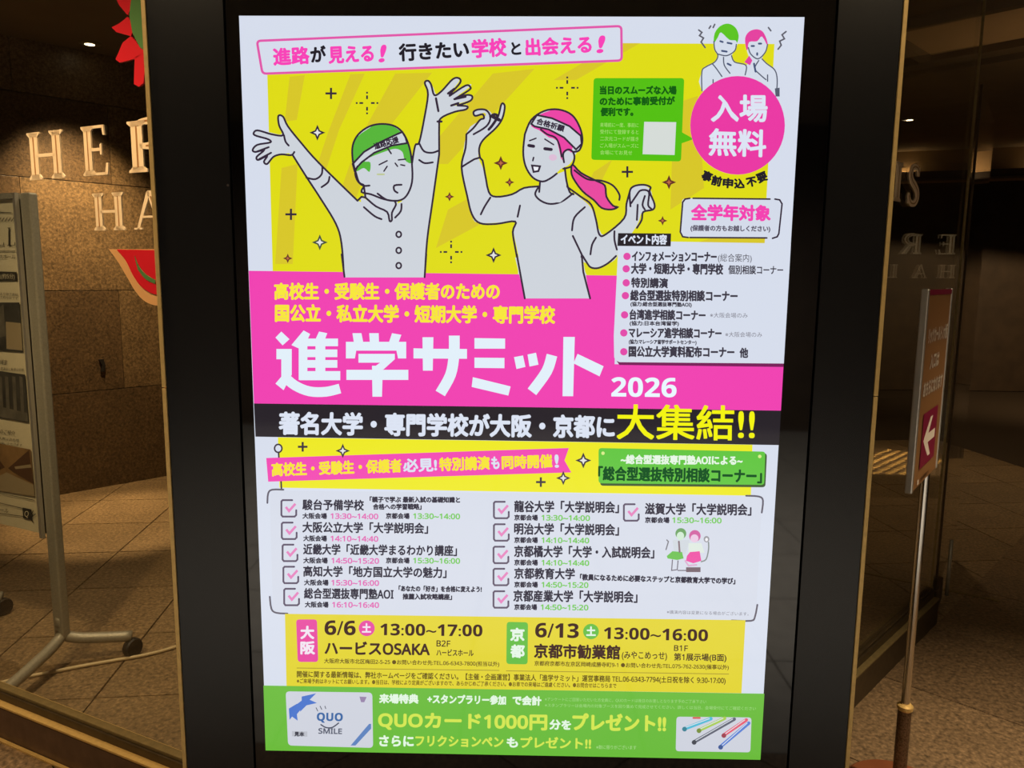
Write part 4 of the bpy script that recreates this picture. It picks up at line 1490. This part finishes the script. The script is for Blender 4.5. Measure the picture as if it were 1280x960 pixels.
lb('frame_rail', 0.02, 0.034, side * 0.018, side * 0.032, zpb - 0.01, zt, SATIN)
lb('frame_rail', 0.034, BWd - 0.05, side * 0.0, side * 0.03, zt - 0.02, zt, ALU)
lb('backing', 0.034, BWd - 0.05, -0.006, 0.006, zpb, zt - 0.02, GREY)
sheet = lb('poster_sheet', 0.034, BWd - 0.06, side * 0.012, side * 0.014, zpb, zt - 0.02, PAPER)
s_pl = bp_ - ln * 0.014
BM = lambda x, y: on_vert(x, y, s_pl, s_pl + bdir)
MM = {'ink': INK, 'grey': GREY, 'paper': PAPER, 'tan': mat('board_print_tan', (120, 92, 56), 0.8, noise=0.3, nscale=14), 'brn': mat('board_print_brown', (74, 48, 28), 0.8), 'lt': mat('board_print_light', (142, 128, 100), 0.8),
      'dk': mat('board_print_dark', (52, 50, 46), 0.8, noise=0.4, nscale=20)}


def bart(n, label=None):
    return Art(n, board, BM, (-ln.x, -ln.y, 0), matf=lambda c: MM[c], label=label)


a = bart('board_lettering')
a.line([(-8, 265), (16, 266)], 1.0, 'ink', cap=False)
for i in range(5):
    a.line([(0 + i * 4, 277), (3 + i * 4, 272)], 0.9, 'ink', cap=False)
for x in (-1, 13):
    a.line([(x, 285), (x, 307)], 1.5, 'ink', cap=False)
    a.line([(x - 2, 285), (x + 2, 285)], 0.8, 'ink', cap=False)
    a.line([(x - 2, 307), (x + 7, 307), (x + 7.5, 303)], 0.9, 'ink', cap=False)
a.line([(-8, 314), (21, 314)], 0.9, 'ink', cap=False)
a.text('ービスホール', -10, 324, 21, 324, 6, 'ink')
a.poly([(-8, 339), (22.5, 340), (23, 351), (-8, 351)], 'ink')
a.text('案内(約5分)', -8, 348.5, 20, 348.5, 6.5, 'paper')
a.text('大阪駅より地下直結', -10, 368, 24, 370, 3.5, 'ink')
a.text('徒歩にて約七分です', -10, 372, 24, 374.5, 3.5, 'ink')
a.text('貸し会議室', -10, 453, 10, 456, 6, 'ink')
a.text('各種研修・講演会に最適な空間', -14, 461, 31, 464, 3.5, 'ink')
a.text('ールのご紹介', -8, 540, 20, 544, 5.5, 'ink')
a.text('収容人数は百名様', -8, 548, 25, 552, 3.5, 'ink')
a.text('まで利用いただけます', -8, 554, 29, 558, 3.5, 'ink')
a.line([(-8, 614), (45, 625)], 0.8, 'ink', cap=False)
a.line([(-8, 626), (30, 635), (31, 645), (-8, 640)], 0.8, 'ink', cap=False)
a.text('スホール', -10, 638, 12, 641, 6, 'ink')
a.poly([(30, 634), (41, 636.5), (42, 650), (30.5, 647)], 'ink')
a.text('Q', 32, 645, 37, 645.5, 7, 'paper')
for q in ([(41, 643), (43, 638)], [(42, 645), (46, 642)], [(39, 647), (43, 652)]):
    a.line(q, 1.0, 'ink')
a.done()['kind'] = 'stuff'
a = bart('board_picture', 'grey printed picture of a display stand')
a.poly([(-10, 378), (26, 378), (30.5, 440), (-10, 437)], 'dk')
a.poly([(-10, 395), (6, 380), (9, 420), (-10, 424)], 'grey')
a.poly([(9, 402), (28, 404), (30, 438), (10, 436)], 'lt')
a.done()
a = bart('board_picture', 'grey printed picture of a lobby')
a.poly([(-10, 462), (33, 468), (37.5, 528), (-10, 520)], 'dk')
for x in (0, 8, 17, 26):
    a.poly([(x, 470), (x + 4, 471), (x + 6, 515), (x + 2, 514)], 'grey')
a.poly([(-10, 505), (36, 516), (37, 527), (-10, 519)], 'grey')
a.done()
a = bart('board_picture', 'brown printed picture of a corridor')
a.poly([(-10, 552), (40, 561.5), (45, 620.5), (-10, 611)], 'tan')
a.poly([(12, 585), (38, 562), (44, 605), (18, 590)], 'brn')
a.poly([(-10, 560), (8, 584), (-10, 592)], 'brn')
a.poly([(20, 583), (40, 580), (41, 584), (21, 586)], 'lt')
a.poly([(-10, 600), (10, 590), (44, 606), (45, 620), (-10, 611)], 'lt')
a.done()

# cable on the floor behind the glass
cp = [on_z(x, y, 0.008) for x, y in ((-30, 862), (22, 848), (60, 841), (100, 833), (140, 826), (180, 819), (218, 809), (250, 796))]
cab = tube('floor_cable', [tuple(v) for v in catmull([tuple(p) for p in cp], 4)], 0.007, CABLE, seg=8)
tag(cab, 'pale cable lying on the floor behind the left glass', 'cable')
ck = thing('wall_hook', 'small dark bracket on the stone wall left of the cabinet', 'bracket')
hk = on_vert(127, 457, SW0, SW1)
hd = swn
bm = bmesh.new()
for q in ([(-0.018, 0.045), (0.012, 0.045), (0.022, 0.0), (0.012, -0.045), (-0.012, -0.04), (0.0, 0.0)],):
    prism_bm(bm, q, 0.0, -0.012)
o = mesh('bracket_plate', bm, RUBBER, ck)
ck.location = (hk.x + hd.x * 0.002, hk.y + hd.y * 0.002, hk.z)
ck.rotation_euler = (0, 0, math.atan2(sdir.y, sdir.x))

# ================================================================ GUIDE SIGN STAND ON THE RIGHT
pole = on_z(1122, 990)
stand = thing('guide_sign_stand', 'slim pole stand with an ochre direction panel and maroon arrow on the right', 'sign stand', (pole.x, pole.y, 0))
lathe('base_disc', [(0.145, 0.0), (0.145, 0.006), (0.138, 0.011), (0.03, 0.014)], BASEBR, stand, 64)
lathe('lower_tube', [(0.0185, 0.012), (0.0185, 0.268)], mat('speckled_steel', (120, 100, 84), 0.35, metal=0.8, noise=0.5, nscale=220), stand, 24)
lathe('collar', [(0.019, 0.262), (0.0215, 0.266), (0.0215, 0.276), (0.017, 0.281)], GOLD, stand, 24)
lathe('pole', [(0.0115, 0.27), (0.0115, 1.25)], CHROME, stand, 24)
nl, nr = ray(1153, 470), ray(1181, 470)
pl_, pr_ = nl * (1.955 / nl.y), nr * (2.235 / nr.y)
A2, B2 = Vector((pl_.x, pl_.y)), Vector((pr_.x, pr_.y))
pd = (B2 - A2).normalized()
pw = (B2 - A2).length
pn = Vector((pd.y, -pd.x))
if pn.dot(-A2) < 0:
    pn = -pn
mid0 = (A2 + B2) / 2 + Vector((0.038, 0.0))
A2 += Vector((pole.x, pole.y)) + pn * 0.026 - mid0
B2 += Vector((pole.x, pole.y)) + pn * 0.026 - mid0
rt, rb = ray(1153, 361), ray(1139, 617)
A2, B2, pw = A2 * 0.93, B2 * 0.93, pw * 0.93
zT = CH + rt.z * A2.y / rt.y
zB = CH + rb.z * A2.y / rb.y
midp = (A2 + B2) / 2
shift = Vector((pole.x, pole.y)) + pn * 0.022
R_ = A2 - Vector((pole.x, pole.y))
ang = math.atan2(pd.y, pd.x)
pan = box('sign_panel', ((midp.x - pole.x), (midp.y - pole.y), (zT + zB) / 2), (pw - 0.01, 0.012, zT - zB - 0.004), SGNBR, stand, ang, 0.001)
for q in (A2, B2):
    box('side_rail', (q.x - pole.x, q.y - pole.y, (zT + zB) / 2), (0.013, 0.017, zT - zB), SATIN, stand, ang, 0.003)
bc = (midp - Vector((pole.x, pole.y))) * 0.5
box('bracket', (bc.x, bc.y, zB + 0.10), (0.05, 0.012, 0.04), ALU, stand, ang)
f0 = A2 + pn * 0.0065
SM = lambda u, v: Vector((*(f0 + pd * (u * pw)), zT - v * (zT - zB)))
SMAT = {'w': WHITE, 'm': MAROON, 'd': mat('sign_note', (70, 44, 26), 0.6)}


def sart(n, label=None):
    return Art(n, stand, SM, (pn.x, pn.y, 0), matf=lambda c: SMAT[c], step=1.5e-6, base=0.0005, label=label)


a = sart('top_stripe')
a.poly([(0.03, 0.004), (0.97, 0.004), (0.97, 0.03), (0.03, 0.03)], 'm')
a.done()
a = sart('sign_lettering', 'white lettering')
a.text('リッツカールトン大阪', 0.12, 0.265, 0.92, 0.265, 0.075, 'w', 0.05)
a.done()
a = sart('sign_lettering', 'white lettering')
a.text('入口は', 0.28, 0.40, 0.64, 0.40, 0.075, 'w', 0.05)
a.done()
a = sart('sign_lettering', 'white lettering')
a.text('あちらになります', 0.10, 0.53, 0.88, 0.53, 0.075, 'w', 0.05)
a.done()
a = sart('arrow_square', 'maroon square with a white left arrow')
a.poly([(0.20, 0.62), (0.80, 0.62), (0.80, 0.905), (0.20, 0.905)], 'm')
a.poly([(0.27, 0.765), (0.50, 0.66), (0.60, 0.66), (0.46, 0.742), (0.74, 0.742), (0.74, 0.79), (0.46, 0.79), (0.60, 0.868), (0.50, 0.868)], 'w')
a.done()
a = sart('sign_note')
a.text('会場案内', 0.3, 0.975, 0.62, 0.975, 0.018, 'd', 0.03)
a.poly([(0.17, 0.955), (0.22, 0.955), (0.22, 0.98), (0.17, 0.98)], 'w')
a.done()['kind'] = 'stuff'

# ================================================================ TACTILE STUDS, DOWNLIGHTS
tact = thing('tactile_paving', 'brass stud tactile paving strip on the passage floor', 'tactile paving')
q0, q1, q2 = on_z(1068, 606), on_z(1150, 566), on_z(1092, 622)
m0, m1, m2 = mirror(q0), mirror(q1), mirror(q2)
u = (m1 - m0)
ulen = u.length
u.normalize()
v = Vector((-u.y, u.x))
if v.dot(m2 - m0) < 0:
    v = -v
bm = bmesh.new()
for i in range(int(ulen / 0.06)):
    for j in range(7):
        c = m0 + u * (i * 0.06) + v * ((j - 3) * 0.075)
        bmesh.ops.create_cone(bm, cap_ends=True, segments=8, radius1=0.018, radius2=0.012, depth=0.006, matrix=Matrix.Translation((c.x, c.y, 0.003)))
st = mesh('stud', bm, GOLD, tact)
st['kind'] = 'stuff'


sc_ = pE + odir * 0.3 + onr * 0.7
lamp('SPOT', 'passage_light', (sc_.x, sc_.y, 2.86), (pE.x + odir.x * 0.2, pE.y + odir.y * 0.2, 1.6), 22, SOFTW, 0.04, 60, 0.8)  # added lamp to brighten the mirrored letters
tm = (m0 + m1) / 2
lamp('SPOT', 'passage_light', (tm.x, tm.y, 2.86), (tm.x, tm.y, 0), 800, WARM, 0.04, 40, 0.9)  # added lamp so the studs show up in the pane


def downlight(p, label):
    o = thing('ceiling_downlight', label, 'ceiling light', (p.x, p.y, ZC), 0, 'recessed ceiling downlights')
    lathe('light_ring', [(0.055, -0.008), (0.065, -0.004), (0.065, 0.0), (0.04, 0.0)], DGOLD, o, 24)
    lathe('light_lens', [(0.018, -0.0095), (0.03, -0.009)], lampglow('lamp_lens', (1.0, 0.8, 0.5), 6), o, 16)
    return o


downlight(on_z(112, 54, ZC), 'small recessed downlight above the stone wall')
downlight(on_z(1137, 149, ZC), 'small recessed downlight far behind the right glass')
